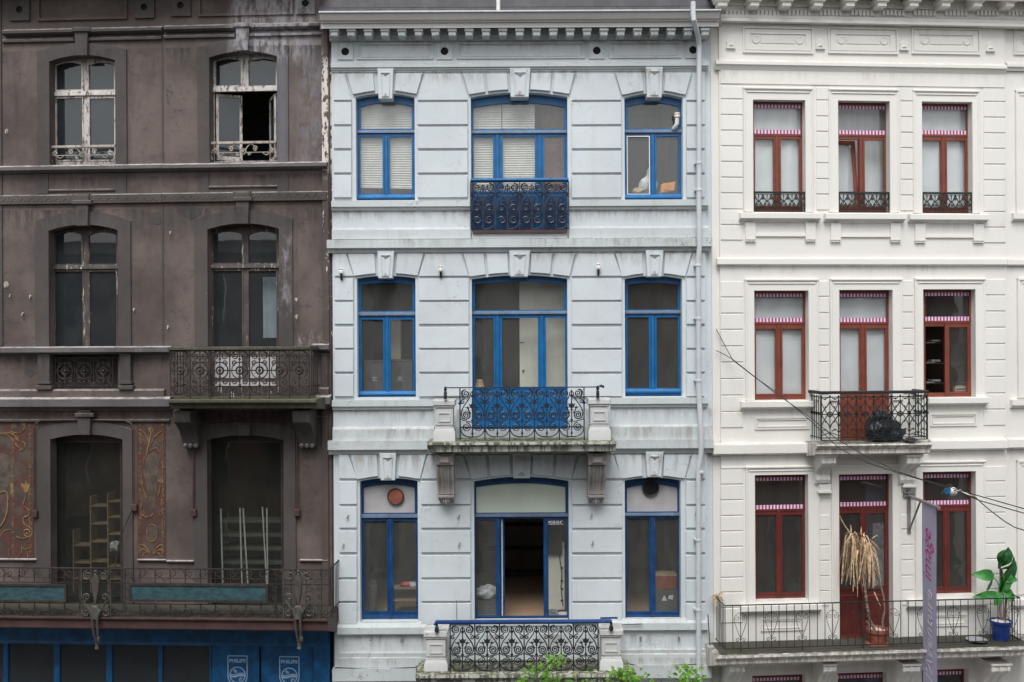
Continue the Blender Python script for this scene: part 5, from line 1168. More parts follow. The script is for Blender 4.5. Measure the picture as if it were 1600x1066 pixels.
    for yt, yb, xa in ((142, 334, 1588), (435, 621, 1591), (719, 928, 1590)):
        m = MB(); a, c, z0, z1 = b.r(xa, yt, 1706, yb, 0); m.box(a, a+.045, -.05, .005, z0, z1); m.box(c-.045, c, -.05, .005, z0, z1); m.box(a, c, -.05, .01, z1-.04, z1); m.box(a+.045, a+.26, -.05, -.015, z0, z1-.04); m.box(a+.1, c-.1, -.05, .0, z1-.11, z1-.075); m.build("window_surround", 'white', nb)
    for xa, y in ((1584, 333), (1582, 624), (1583, 936)): MB().mould(b, xa, 1712, [(.05, y), (.05, y+9), (-.01, y+13)], -.05).build("window_sill", 'white', nb)
    # sills, aprons
    for x0, x1, y in ((1157, 1283, 332.5), (1290.5, 1416, 333.5), (1422.5, 1546, 334.5)):
        MB().mould(b, x0, x1, [(.12, y), (.14, y+1), (.14, y+8.5), (.06, y+11), (.03, y+14)], 0).build("window_sill", 'white', hs)
        xm = (x0+x1)/2; m = MB()
        a, c, z0, z1 = b.r(x0+24, y+15, x1-24, y+33, .03); perforated(m, a-.04, c+.04, z0-.04, z1+.02, [(a, c, z0, z1, z1)], .03, .031)
        m.pbox(b, x0+8, y+15, x0+24, y+41, 0, .045, .006); m.pbox(b, x1-24, y+15, x1-8, y+41, 0, .045, .006); m.pbox(b, x0+24, y+35, x1-24, y+37, 0, .035); ap = m.build("sill_apron", 'white', hs)
        for xs in (x0+8, x1-24):
            d = MB()
            for j in range(6): d.pbox(b, xs+.4+j*2.7, y+41.5, xs+2.3+j*2.7, y+45, 0, .05)
            d.pbox(b, xs, y+41, xs+16, y+42, 0, .06); d.build("apron_dentils", 'white', ap, kind="stuff")
    for x0, x1, y, pan in ((1159, 1275, 627, (1180, 1265, 652, 671)), (1452, 1546, 621, (1454, 1527, 646, 666)), (1159, 1285, 945.5, (1189, 1256, 966, 986)), (1420, 1546, 937, (1440, 1512, 960, 979))):
        MB().mould(b, x0, x1, [(.12, y), (.14, y+1), (.14, y+9), (.06, y+11), (.03, y+13)], 0).build("window_sill", 'white', hs)
        m = MB(); a, c, z0, z1 = b.r(pan[0], pan[2], pan[1], pan[3], .03); perforated(m, a, c, z0, z1, [(a+.03, c-.03, z0+.03, z1-.03, z1-.03)], .025, .026); perforated(m, a+.05, c-.05, z0+.05, z1-.05, [(a+.065, c-.065, z0+.065, z1-.065, z1-.065)], .02, .021); m.build("sill_panel", 'white', hs)
    course(1121, 1574, [(.02, 403), (.08, 405), (.08, 413), (.02, 416)]); course(1574.5, 1760, [(-.04, 404), (.03, 406), (.03, 413.5), (-.03, 416)], par=nb)
    course(1115, 1273, [(.04, 692), (.14, 695), (.14, 708.5), (.05, 711)]); course(1455, 1575, [(.04, 685), (.14, 689), (.14, 701), (.05, 704)]); course(1575.5, 1760, [(-.02, 682), (.07, 686), (.07, 698), (-.02, 701)], par=nb)
    course(1127, 1300, [(.01, 727), (.02, 729.5), (.02, 731)], nm="thin_band")
    # pilaster strips below consoles of the little balcony
    # ---- windows
    wf, th = -.2, .06
    def rw(x0, xm0, xm1, x1, yt, gu0, gu1, yl0, yl1, yb, door=None, opened=(), fm='red', curtain=None):
        o = (x0, yt, x1, yb)
        lo = [(x0+6.5, xm0-.5), (xm1+.5, x1-6.5)]
        wn = window(b, hs, o, [(x0+4.5, x1-4)], lo, (gu0, gu1), (yl0, yl1), wf, th, 0, fm, 'gC', sash=2.6, opened=opened, sdepth=.012)
        # printed film strips on the upper pane
        for ya, yb_ in ((gu0+.2, gu0+5.6), (gu1-6.6, gu1-.2)):
            a, c, z0, z1 = b.r(x0+4.5, ya, x1-4, yb_, wf-.01); s_ = MB().box(-(c-a)/2, (c-a)/2, 0, .003, 0, z1-z0).build("striped_film", 'stripe', wn); s_.location = ((a+c)/2, .21, z0)
        m = MB(); m.pbox(b, (xm0+xm1)/2-2.4, yl0-5, (xm0+xm1)/2+2.4, (yb-5 if not door else door[1]), wf, wf+.028, .006); m.build("mullion_cover", fm, wn)
        if door:
            for a, c in ((x0+6, xm0), (xm1, x1-6)): MB().pbox(b, a, door[0], c, door[1], wf-.01, wf+.012, .02).build("door_panel", fm, wn)
        return wn
    U1 = rw(1173, 1209, 1219.5, 1255.5, 156, 163.5, 209.5, 218, 322, 331)
    U2 = rw(1305, 1341, 1350.5, 1387.5, 157, 165, 210.5, 219.5, 323, 332, opened=(1,)); U3 = rw(1434, 1470, 1479, 1514.5, 158, 166, 210.5, 220, 324, 333)
    M1 = rw(1174.5, 1212, 1222, 1259.5, 453, 458.5, 503.5, 514, 615.5, 626); M2 = rw(1306.5, 1343.5, 1353.5, 1389.5, 452, 458.5, 503.5, 513.5, 611, 691, door=(622, 683)); M3 = rw(1441, 1476, 1482.5, 1518, 451, 457, 501.5, 511.5, 612.5, 622, opened=(1,))
    L1 = rw(1175.5, 1213, 1221.5, 1259.5, 741, 745.5, 795.5, 804.5, 926.5, 940, fm='redlow'); L2 = rw(1307, 1344, 1352.5, 1389, 740, 744, 791, 802, 919, 1005, door=(929, 990), fm='redlow'); L3 = rw(1440, 1474, 1482.5, 1517, 736, 741, 788.5, 799, 917.5, 932, fm='redlow')
    for x0, x1, y in ((1171, 1255, 1054), (1304, 1383, 1050), (1436, 1508, 1045)):
        wn = window(b, hs, (x0, y, x1, 1240), [(x0+4.5, x1-5)], [], (y+4, 1180), (0, 0), wf, th, 0, 'darkred', 'gC')
        a, c, z0, z1 = b.r(x0+4.5, y+4.5, x1-5, y+9.5, wf-.01); s_ = MB().box(-(c-a)/2, (c-a)/2, 0, .003, 0, z1-z0).build("striped_film", 'stripe', wn); s_.location = ((a+c)/2, .21, z0)
    # leaves that stand open: U2 left tilts in, M3 left is swung right in
    uu, z1 = b.p(1307, 216, wf); z0 = b.z(1307, 326, wf); wd = b.u(1342, 250, wf)-uu
    m = MB(); perforated(m, 0, wd, 0, z1-z0, [(.07, wd-.07, .08, z1-z0-.08, z1-z0-.08)], 0, .05); o = m.build("tilted_casement", 'red', U2, loc=(uu+.005, .225, z0)); o.rotation_euler = (R(-7), 0, 0)
    o2 = MB().box(.065, wd-.065, -.03, -.024, .07, z1-z0-.07).build("pane", 'gC', U2, loc=(uu+.005, .225, z0)); o2.rotation_euler = (R(-7), 0, 0)
    # ---- small guards
    for x0, x1, y in ((1179, 1257, 300), (1311.5, 1389, 300.5), (1442, 1518, 301)):
        ww = -.04; a, c = b.u(x0, y+15, ww), b.u(x1, y+15, ww); xm = (x0+x1)/2; Z = lambda q: b.z(xm, y+q, ww); m = MB()
        m.box(a, c, ww-.03, ww+.03, Z(2.5), Z(-.5), .006); gd = m.build("guard_rail", 'irongreen', hs)
        g = MB(); n = 6
        for k in range(n): ring_unit(g, a+(c-a)*k/n, a+(c-a)*(k+1)/n, Z(26), Z(3), ww, .0085, 2)
        for q in (4, 26.5, 30.5): g.tube([(a, ww, Z(q)), (c, ww, Z(q))], .009, 4)
        for k in range(n*2+1): g.tube([(a+(c-a)*k/n/2, ww, Z(26.5)), (a+(c-a)*k/n/2, ww, Z(30.5))], .007, 4)
        for k in (0, 1): g.tube([((a, c)[k], ww, Z(0)), ((a, c)[k], ww, Z(31))], .014, 4)
        g.build("cast_iron_panel", 'irongreen', gd)
    # ---- little balcony
    bal = MB().mould(b, 1277, 1457, [(.62, 693), (.66, 694), (.68, 696), (.65, 699), (.60, 701), (.58, 702), (.58, 708.5), (.52, 710), (.1, 711)], 0).build("balcony_slab", 'whitedirty', hs, label="stone slab of the small balcony under the bin bag")
    for x0, x1 in ((1284, 1306.5), (1417, 1440.5)): scroll_console(b, hs, x0, x1, 710, 757, .44)
    for x0, x1, y in ((1280.5, 1299, 757), (1413, 1431, 748)): MB().pbox(b, x0, y, x1, y+11, 0, .10, .008).build("console_foot_block", 'white', hs); MB().pbox(b, x0-1.5, y+10.5, x1+1.5, y+14, 0, .13, .006).build("console_foot_block", 'white', hs)
    wB = .56; us = [b.u(x, 650, wB) for x in (1283, 1310.5, 1338, 1365.5, 1393, 1420.5, 1448.5)]; z1, z0 = b.z(1366, 617, wB), b.z(1366, 683.5, wB)
    for k in range(6): m = MB(); ring_unit(m, us[k], us[k+1], z0, z1, wB, .0115, 1); m.build("railing_panel", 'irongreen', bal)
    m = MB()
    for u in us: m.tube([(u, wB, z1), (u, wB, z0-.05)], .012 if u not in (us[0], us[-1]) else .02, 5); diamond(m, u, wB, z1-.38, .035, .06)
    for q in (z0, z1-.04, z0-.05): m.tube([(us[0], wB, q), (us[-1], wB, q)], .011, 4)
    for u in (us[0], us[-1]):
        for q in (.08, .2, .32, .44): m.tube([(u, q, z1), (u, q, z0-.05)], .011, 4); diamond(m, u, q, z1-.38, .03, .05)
        for zz in (z0, z1-.04, z1-.38): m.tube([(u, .0, zz), (u, wB, zz)], .012, 4)
    m.build("railing_frame", 'irongreen', bal)
    m = MB(); zz = b.z(1366, 613, wB); m.box(us[0]-.05, us[-1]+.03, wB-.05, wB+.035, zz-.03, zz+.03, .012); m.box(us[0]-.05, us[0]+.04, 0, wB-.05, zz-.03, zz+.03, .01); m.box(us[-1]-.05, us[-1]+.03, 0, wB-.05, zz-.03, zz+.03, .01); m.build("handrail", 'iron', bal)
    # ---- long balcony
    wL = .68; xs0, xs1 = 1133, 1594
    a, c = b.u(xs0, 980, wL), b.u(xs1, 975, wL); Zm = lambda y: b.z(1363, y, wL)
    pr = [(wL+.14, 1017), (wL+.20, 1018), (wL+.20, 1021.5), (wL+.14, 1024), (wL+.10, 1025.5), (wL+.10, 1030.5), (wL+.02, 1032), (.1, 1033)]
    bal = MB().mould(b, 1119.5, 1640, pr, 0).build("balcony_slab", 'whitedirty', hs, label="stained slab of the long balcony with the potted plants")
    for x0, x1 in ((1140, 1164), (1287, 1307), (1411, 1438), (1549, 1579)): scroll_console(b, hs, x0, x1, 1037, 1078, .60)
    m = MB(); zr, zb = Zm(940.5), Zm(1007.5)
    m.tube([(a, .0, zr), (a, wL, zr), (c, wL, zr), (c, 0, zr)], .014, 5); m.tube([(a, .0, zb), (a, wL, zb), (c, wL, zb), (c, 0, zb)], .013, 5); bal_fr = m.build("railing_frame", 'irongreen', bal)
    n = 39; g = MB()
    tb = MB(); tb.tube([(0, 0, 0), (0, 0, zr-zb)], .008, 5); tme = tb.mesh("baluster", 'irongreen')
    for k in range(n+1): link("baluster", tme, bal, loc=(a+(c-a)*k/n, -wL, zb))
    for k in range(1, 7):
        for u in (a, c): link("baluster", tme, bal, loc=(u, -wL*k/7, zb))
    for k in range(0, n+1, 8): g.tube([(a+(c-a)*(k+2)/n, wL, zb), (a+(c-a)*(k+2)/n, wL, zb-.12)], .012, 4)
    g.build("railing_feet", 'irongreen', bal)
    hm = MB(); k_ = (c-a)/n; 
    for s in (-1, 1):
        hm.tube(spiral(s*k_*.42, .62, k_*.42, 1.4, R(90), -s, 0), .0065, 4); hm.tube(bez([(s*k_*.84, .62), (s*k_*.86, .55), (s*k_*.3, .3), (0, .2)], 0, 6), .0065, 4)
        hm.tube(spiral(s*k_*.38, .17, k_*.32, 1.3, R(180 if s > 0 else 0), -s, 0), .0065, 4)
        hm.tube(bez([(0, .70), (s*k_*.1, .73), (s*k_*.3, .74), (s*k_*.42, .7)], 0, 4), .006, 4)
    hme = hm.mesh("heart_scroll", 'irongreen')
    for k in range(2, n, 4): link("heart_scroll", hme, bal, loc=(a+(c-a)*k/n, -wL, zb+.0))
    # deck
    zz = b.z(1363, 1017, wL+.14); MB().box(a-.1, c+.2, .02, wL+.1, zz-.02, zz+.008).build("deck_paving", 'deck', bal)
    return hs

def scroll_console(b, hs, x0, x1, y0, y1, W_):
    xm = (x0+x1)/2; ua, ub = b.u(x0, y0+8, W_), b.u(x1, y0+8, W_); H = y1-y0; Z = lambda t, w=.3: b.z(xm, y0+H*t, w); m = MB()
    m.box(ua-.02, ub+.02, 0, W_+.04, Z(.08, W_), Z(0, W_), .008)
    pr = [(0, Z(.08, W_)), (W_-.02, Z(.08, W_)), (W_, Z(.16, W_)), (W_-.01, Z(.30, W_)), (W_-.1, Z(.40, W_-.1)), (W_-.22, Z(.46, W_-.2)), (W_-.30, Z(.56, .2)), (W_-.33, Z(.7, .2)), (.14, Z(.84, .15)), (.10, Z(.96, .1)), (0, Z(1, .1))]
    m.prof(ua, ub, pr)
    g = (ub-ua)/5
    for k in (0.5, 2.5, 4.5): m.prof(ua+g*k-g*.35, ua+g*k+g*.35, [(max(0, w+.018), z) for w, z in pr[1:]]+[(0, pr[-1][1]), (0, pr[0][1])])
    return m.build("balcony_console", 'white', hs)
WH = build_white()

# ================================================================ THINGS IN, ON AND BEFORE THE HOUSES
def blob(m, c, r, sq=(1, 1, 1), amp=.25, freq=4, seed=0, n=16, flat=0.0, rows=12):
    """crumpled closed sheet"""
    k0 = len(m.v); pr = [(max(r*math.sin(math.pi*i/rows), .002), -r*math.cos(math.pi*i/rows)) for i in range(rows+1)]
    m.lathe((0, 0, 0), pr, n)
    for i in range(k0, len(m.v)):
        v = Vector(m.v[i]); d = mnoise.noise(v*freq/r*.35+Vector((seed, seed*2, 0)))*amp+mnoise.noise(v*freq/r+Vector((seed, 0, 3)))*amp*.5
        v *= (1+d); v = Vector((v.x*sq[0], v.y*sq[1], v.z*sq[2]))
        if v.z < -r*sq[2]*(1-flat): v.z = -r*sq[2]*(1-flat)
        m.v[i] = (v.x+c[0], v.y-c[1], v.z+c[2])
    return m

def blind(b, x0, x1, y0, y1, label, w=-.42, tilt=0.0, n=None):
    w = -.30
    """slatted blind: rail, slats"""
    a, c, z0, z1 = b.r(x0, y0, x1, y1, w); t = thing("slatted_blind", b, (a+c)/2, w, z0, label, "blind"); h = z1-z0; W_ = c-a; n = n or int(h/.05)
    MB().box(-W_/2, W_/2, -.02, .02, h-.04, h).build("head_rail", 'blind', t)
    s = MB(); s.add([(-W_/2, -.012, -.024), (W_/2, -.012, -.024), (W_/2, .0, 0), (-W_/2, .0, 0), (W_/2, -.004, .027), (-W_/2, -.004, .027)], [(0, 1, 2, 3), (3, 2, 4, 5)]); me = s.mesh("slat", 'blind', 0)
    for k in range(n):
        o = link("slat", me, t, loc=(random.uniform(-.003, .003), 0, .01+(h-.06)*(k+.5)/n)); o.rotation_euler = (random.uniform(-.05, .05), tilt*max(0, 1-k/(n*.35))+random.uniform(-.002, .002), 0)
    o = MB().box(-W_/2, W_/2, -.012, .012, -.02, .004).build("bottom_rail", 'blind', t); o.rotation_euler = (0, tilt, 0)
    return t

def curtain(b, x0, x1, y0, y1, label, mat='curtain', w=-.40, folds=7, amp=.03, lean=0.0, seed=1, cat="curtain", shape=None):
    a, c, z0, z1 = b.r(x0, y0, x1, y1, w); m = MB(); nx, nz = folds*6, 10; W_ = c-a; H = z1-z0; rnd = random.Random(seed); ph = [rnd.uniform(0, 6) for _ in range(3)]
    for th in (0, .006):
        k0 = len(m.v)
        for j in range(nz+1):
            for i in range(nx+1):
                s = i/nx; t = j/nz; u = -W_/2+W_*s+lean*(1-t)
                if shape: u = u*shape(t)[0]+shape(t)[1]
                y = amp*math.sin(s*folds*6.283+ph[0]+.6*math.sin(t*3+ph[1]))*(.6+.4*math.sin(s*9+ph[2]))
                m.v.append((u, y+th, H*t))
        for j in range(nz):
            for i in range(nx): q = k0+j*(nx+1)+i; m.f.append((q, q+1, q+nx+2, q+nx+1))
    o = m.build("curtain", mat, smooth=60)
    for f in o.data.polygons: pass
    return single(o, b, (a+c)/2, w, z0, label, cat)

def build_things():
    g, br, wh = GREY, BROWN, WHITE
    # ---- blinds and cloths in the grey house
    blind(g, 560, 647, 150, 293, "cream slatted blind in the top left blue window, its foot hanging askew", -.42, R(1.6))
    blind(g, 735, 783.5, 150, 304, "narrow cream slatted blind at the left of the top balcony door", -.40)
    blind(g, 785, 835.5, 150, 302, "wide cream slatted blind in the centre of the top balcony door", -.44)
    curtain(g, 846, 892, 150, 362, "brown cloth hanging at the right of the top balcony door", 'browncurtain', -.55, 3, .03)
    curtain(g, 744, 772, 492, 578, "black cloth bundle hanging in the left leaf of the middle balcony door", 'blackcloth', -.5, 4, .03, shape=lambda t: (.45+.75*min(1, t*1.6), -.07*(1-t)))
    # door leaf
    u0, u1, z0, z1 = g.r(812, 440, 889, 680, -.75); t = thing("inner_door_leaf", g, u0, -.75, z0, "cream panelled door leaf standing inside the middle balcony door", "door"); W_, H = u1-u0, z1-z0
    MB().box(0, W_, -.02, .02, 0, H).build("door_leaf", 'cream', t)
    for a, c in ((.09, .44), (.54, .92)):
        for d, e in ((.05, .22), (.27, .9)): m = MB(); perforated(m, W_*a, W_*c, H*d, H*e, [(W_*a+.05, W_*c-.05, H*d+.05, H*e-.05, H*e-.05)], .035, .02); m.build("panel_moulding", 'cream', t)
    m = MB(); m.ball((.08, .05, H*.42), .025, 8); m.box(.0, .13, .02, .03, H*.60, H*.606); m.build("door_handle", 'iron', t)
    # lampshade
    u, z = g.p(749, 606, -.5); t = thing("table_lamp", g, u, -.5, z-.25, "tan lampshade low in the left of the middle balcony door", "lamp"); MB().lathe((0, 0, .24), [(.12, 0), (.065, .19)], 14).build("lamp_shade", 'tan', t); MB().lathe((0, 0, 0), [(.08, 0), (.08, .02), (.02, .04), (.02, .26)], 10).build("lamp_base", 'iron', t)
    # cartons in the middle left window
    for x0, x1, y0, y1, w, lab in ((569, 602, 563, 613, -.6, "dark grey carton on the left behind the middle left blue window"), (606, 644, 562, 613, -.62, "dark grey carton on the right behind the middle left blue window")):
        a, c, z0, z1 = g.r(x0, y0, x1, y1, w); t = thing("cardboard_box", g, (a+c)/2, w-.2, z0, lab, "box", "cartons behind the blue window"); W_ = (c-a)/2; H = z1-z0
        MB().box(-W_, W_, -.2, .2, 0, H-.05, .006).build("box_body", 'card', t); MB().box(-W_-.005, W_+.005, -.2, .205, H-.045, H, .004).build("box_lid", 'card', t)
        m = MB(); 
        for k, (a_, b_) in enumerate(((-.05, .05), (-.04, .02), (-.05, .06))): m.box(a_, b_, .2, .203, H*.45-k*.03, H*.45-k*.03+.012)
        m.build("box_print", 'whiteprint', t, kind="stuff")
    u0, u1, z0, z1 = g.r(611, 496, 627, 612, -1.5); o = MB().box(-(u1-u0)/2, (u1-u0)/2, -.1, .1, 0, z1-z0).build("plaster_post", 'cream'); single(o, g, (u0+u1)/2, -1.5, z0, "pale plaster post standing behind the cartons in the blue window", "post")
    # bags in the top right window
    u, z = g.p(1013, 303.5, -.45); m = blob(MB(), (0, 0, .19), .2, (1.0, .6, 1.0), .35, 5, 3, 18, .1); m.v = [(v[0]*(1 if v[2] < .25 else max(.3, 1-(v[2]-.25)*3)), v[1], v[2]*1.0) for v in m.v]; m.tube([(0, 0, .3), (.02, 0, .5), (.05, .01, .6), (.09, 0, .5)], .06, 7, r2=.02)
    single(m.build("plastic_bag", 'bagwhite'), g, u, -.45, z, "knotted white plastic bag on the sill of the top right blue window", "bag")
    u, z = g.p(1043, 303.5, -.42); m = MB(); m.box(-.17, .14, -.1, .1, 0, .20, .02); m.box(-.12, -.08, -.01, .01, .2, .23); m.v = [(v[0]+v[2]*.15, v[1], v[2]+v[0]*.18+.03) for v in m.v]
    t = m.build("carrier_bag", 'orange'); single(t, g, u, -.42, z, "orange carrier bag lying on the sill beside the white plastic bag", "bag"); MB().box(-.08, .05, .101, .105, .05, .09).build("bag_print", 'pink', t)
    u, z = g.p(997, 303, -.40); single(blob(MB(), (0, 0, .06), .1, (1.2, .8, .7), .4, 5, 8, 14, .1).build("crumpled_paper", 'tan'), g, u, -.40, z, "crumpled tan paper on the sill left of the white plastic bag", "paper")
    # vent elbow outside the glass
    u, z = g.p(1057.5, 176, -.1); t = thing("vent_elbow", g, u, -.1, z-.35, "white plastic vent elbow sticking out of the top right blue window", "pipe")
    MB().tube([(-.05, -.12, .02), (-.06, -.04, .03), (-.03, .0, .06), (0, .02, .12), (0, .02, .26)], .045, 10).build("pipe_bend", 'pvc', t); MB().lathe((0, .02, .24), [(.058, 0), (.064, .01), (.064, .04), (.058, .05), (.058, .1)], 12).build("pipe_socket", 'pvc', t); MB().lathe((0, .02, .30), [(.066, 0), (.066, .012)], 12).build("seal_ring", 'orange', t)
    # lowest floor of the grey house
    u, z = g.p(760, 962, -.5); t = thing("wrapped_bundle", g, u, -.75, z, "white plastic wrapped bundle on a stand behind the left leaf of the lowest door", "bundle")
    blob(MB(), (0, 0, .44), .28, (.9, .8, .5), .3, 5, 5, 18).build("wrapping", 'bagwhite', t); MB().box(-.2, .2, -.15, .15, 0, .3).build("stand", 'card', t)
    a, c, z0, z1 = g.r(856, 848, 878, 946, -.7); t = thing("meter_cupboard", g, a, -.75, z0-.1, "cream meter cupboard board behind the right leaf of the lowest door", "cupboard"); MB().box(0, .36, -.03, .03, 0, z1-z0+.1).build("board", 'cream', t)
    m = MB(); m.box(.0, .3, .03, .12, z1-z0-.15, z1-z0+.35, .01); m.build("meter_box", 'blackcloth', t)
    for q in (.2, .45, .62, .9): MB().lathe((.3, .03, q), [(.03, 0), (.03, .02)], 8, 'y').build("switch", 'iron', t)
    MB().tube([(.24, .08, z1-z0-.1), (.3, .1, .8), (.28, .08, .5), (.32, .08, .1)], .012, 5).build("cable", 'iron', t)
    u, z = g.p(864, 961, -.45); single(MB().lathe((0, 0, 0), [(.07, 0), (.1, .02), (.11, .1), (.1, .1), (.09, .03)], 16).build("metal_bowl", 'zinc'), g, u, -.45, z, "round metal bowl on the floor behind the right leaf", "bowl")
    u, z = g.p(880, 960.5, -.42); single(MB().lathe((0, 0, 0), [(.05, 0), (.12, .03), (.11, .035), (.03, .02)], 16).build("white_plate", 'pvc'), g, u, -.42, z, "white plate beside the metal bowl", "plate")
    u, z = g.p(632, 966, -.6); t = thing("side_shelf", g, u, -.9, z, "small shelf with folded cloths behind the lowest left blue window", "shelf"); 
    for q in (.32, .58): MB().box(-.28, .28, -.15, .15, q, q+.025).build("shelf_board", 'wood', t)
    for q in (-.27, .25): MB().box(q, q+.02, -.15, .15, 0, .6).build("shelf_side", 'wood', t)
    u2, z2 = g.p(635, 914, -.9); 
    for k, (mt, lab, dx) in enumerate((('pink', "pink folded cloth on top of the small shelf", 0.02), ('bagwhite', "pale folded cloth beside the pink one on the shelf", .13))):
        m = blob(MB(), (0, 0, .05), .13, (1.1, .8, .4), .3, 4, k+2, 14, .1); single(m.build("folded_cloth", mt), g, u+dx, -.88, z+.605, lab, "cloth")
    u, z = g.p(591, 966, -.8); single(MB().lathe((0, 0, 0), [(.10, 0), (.10, 1.0), (.07, 1.03), (.07, 1.1)], 14).build("gas_bottle", 'card'), g, u-.13, -.9, z-.3, "grey cylinder standing behind the lowest left blue window", "cylinder")
    u, z = g.p(1041, 966, -.8); 
    t = thing("cardboard_box", g, u, -1.0, z, "brown carton on top of the dark box behind the lowest right blue window", "box"); MB().box(-.22, .24, -.2, .15, .62, .92, .005).build("box_body", 'terracotta', t); MB().box(-.225, .245, -.205, .155, .9, .93).build("box_lid", 'tan', t); bpy.context.view_layer.update()
    t = thing("dark_cabinet", g, u, -1.0, z, "dark cabinet with white lettering sheet behind the lowest right blue window", "cabinet"); MB().box(-.26, .26, -.25, .2, 0, .61).build("cabinet_body", 'card', t); MB().poly([(-.1, .38), (.02, .38), (-.04, .5)], .2, .206).build("paper_sheet", 'pvc', t); MB().poly([(.04, .42), (.14, .40), (.16, .50), (.06, .49)], .2, .206).build("paper_sheet", 'pvc', t)
    # shelves and strip lamp at the back of the lowest room
    t = thing("back_shelving", g, g.u(815, 900, -4), -4.3, g.z(815, 1040), "dark shelving along the rear wall seen through the open lowest door", "shelving")
    for q in (.9, 1.5, 2.1, 2.7): MB().box(-1.6, 1.6, -.2, .2, q, q+.03).build("shelf_board", 'card', t)
    for q in (-1.6, 0, 1.57): MB().box(q, q+.03, -.2, .2, 0, 3.0).build("shelf_upright", 'card', t)
    # ---- brown house things
    a, _ = br.p(115, 900, -.5); 
    # wooden box shelf unit in steps
    w = -.55; t = None; u0, z0 = br.p(114, 925, w); t = thing("stepped_shelf_unit", br, u0, w-.15, z0, "stepped wooden shelf unit behind the lowest left brown window", "shelf")
    X = [br.u(x, 860, w)-u0 for x in (114.5, 141.5, 168.5, 194)]; Z = lambda y: br.z(150, y, w)-z0
    tops = (829, 776, 771); 
    for i in range(4):
        top = (829, 776, 771, 771)[i]; MB().box(X[i]-.014, X[i]+.014, -.16, .15, 0, Z(top)+(.0)).build("shelf_side", 'wood', t)
    for i, ys in enumerate(((853, 880, 905), (791, 819, 847, 878, 905), (784, 808.5, 835, 861, 885, 905))):
        for y in ys: MB().box(X[i]+.015, X[i+1]-.015, -.16, .145, Z(y)-.012, Z(y)+.014).build("shelf_board", 'wood', t)
    u, z = br.p(181, 859.5, w); single(blob(MB(), (0, 0, .10), .14, (.9, .7, .75), .4, 5, 4, 16, .1).build("plastic_bag", 'bagwhite'), br, u, w, z, "crumpled white plastic bag on the stepped wooden shelf", "bag")
    # white rods and rack
    w = -.5; u0, z0 = br.p(395, 925, w); t = thing("display_rack", br, u0, w-.3, z0, "grey display rack with long shelves behind the lowest right brown window", "rack")
    for y in (816, 838, 859, 881): 
        zz = br.z(395, y, w)-z0; MB().box(-.72, .62, -.2, .2, zz-.035, zz+.02).build("shelf_board", 'rack', t)
    for q in (-.72, .6): MB().box(q, q+.02, -.2, -.16, 0, 1.6).build("rack_upright", 'card', t)
    for i, (xa, ya, xb, yb, wd) in enumerate(((345, 795, 348.5, 925, "leftmost of the"), (375, 794, 378.5, 925, "second from left of the"), (380, 794.5, 388, 925, "third from left of the"), (410, 792, 417.5, 925, "leaning fourth of the"), (417, 794, 418.5, 925, "rightmost of the"))):
        ua, za = br.p(xa, ya, -.36-.03*(i % 2)); ub, zb = br.p(xb, yb, -.36-.03*(i % 2)); o = MB().tube([(ub-ub, 0, 0), (ua-ub, 0, za-zb)], .017, 6).build("white_rod", 'whiterod'); single(o, br, ub, -.36-.03*(i % 2), zb, wd+" white rods standing before the display rack", "rod", "white rods before the display rack")
    # pale curtain remnant inside the second storey window
    curtain(br, 411, 433, 433, 528, "torn pale cloth at the right inside the bare wooden window", 'curtain', -.55, 2, .02, seed=5)
    # ---- white house curtains and things
    for x0, x1, y0, y1, lab, f in ((1175, 1254, 160, 333, "net curtain in the top left red window", 3), (1306, 1385, 160, 334, "net curtain with deep folds in the top centre red window", 6), (1436, 1513, 162, 335, "net curtain in the top right red window of the white house", 3),
                                (1176, 1258, 456, 628, "smooth net curtain in the middle left red window", 2), (1308, 1388, 456, 616, "smooth net curtain behind the small balcony door", 2)):
        curtain(wh, x0, x1, y0, y1, lab, 'curtain', -.30 if f != 6 else -.52, f, .022 if f < 6 else .035, seed=f+x0)
    w = -1.4; u0, z0 = wh.p(1462, 625, w); t = thing("paper_shelf", wh, u0, w, z0, "shelf with papers inside the middle right red window", "shelf")
    for y in (536, 567, 598): zz = wh.z(1450, y, w)-z0; MB().box(-.6, .9, -.15, .15, zz-.02, zz).build("shelf_board", 'card', t)
    for k, y in enumerate((536, 567, 598)):
        for j, (dx, hh) in enumerate(((-.18, .02), (-.12, .045))): zz = wh.z(1450, y, w)-z0; o = MB().box(-.1, .1, -.1, .1, 0, hh).build("paper_stack", 'bagwhite'); single(o, wh, u0+dx+.05*j, w+.04+j*.02, z0+zz+j*.03, f"{('lower', 'upper')[j]} paper stack on the {('top', 'middle', 'lowest')[k]} board of the paper shelf", "papers", "paper stacks")
    u, z = wh.p(1502, 612, -.32); o = MB().box(-.14, .14, -.05, .05, 0, .1, .008).build("small_radio", 'tan'); single(o, wh, u, -.36, z, "small cream radio on the sill inside the middle right red window", "radio"); MB().box(-.11, .11, .05, .054, .03, .08).build("radio_front", 'card', o)
    MB().tube([(-.1, 0, .1), (-.1, 0, .12), (.1, 0, .12), (.1, 0, .1)], .005, 4).build("radio_handle", 'pvc', o)
    u, z = wh.p(1376, 880, -1.0); single(MB().box(-.18, .18, -.02, .02, 0, 1.4).build("leaning_board", 'bagwhite'), wh, u, -1.0, z-.5, "pale board leaning inside the terrace door behind the dry plant", "board")
    # ---- bin bag
    u, z = wh.p(1379, 687, .30); m = blob(MB(), (-.03, 0, .27), .33, (1.0, .62, 1.0), .38, 5, 12, 44, .2, 30); blob(m, (.2, .02, .14), .2, (1.15, .8, .8), .35, 5, 31, 28, .2, 18); blob(m, (-.2, .03, .15), .18, (1.0, .8, .95), .35, 5, 17, 24, .2, 16)
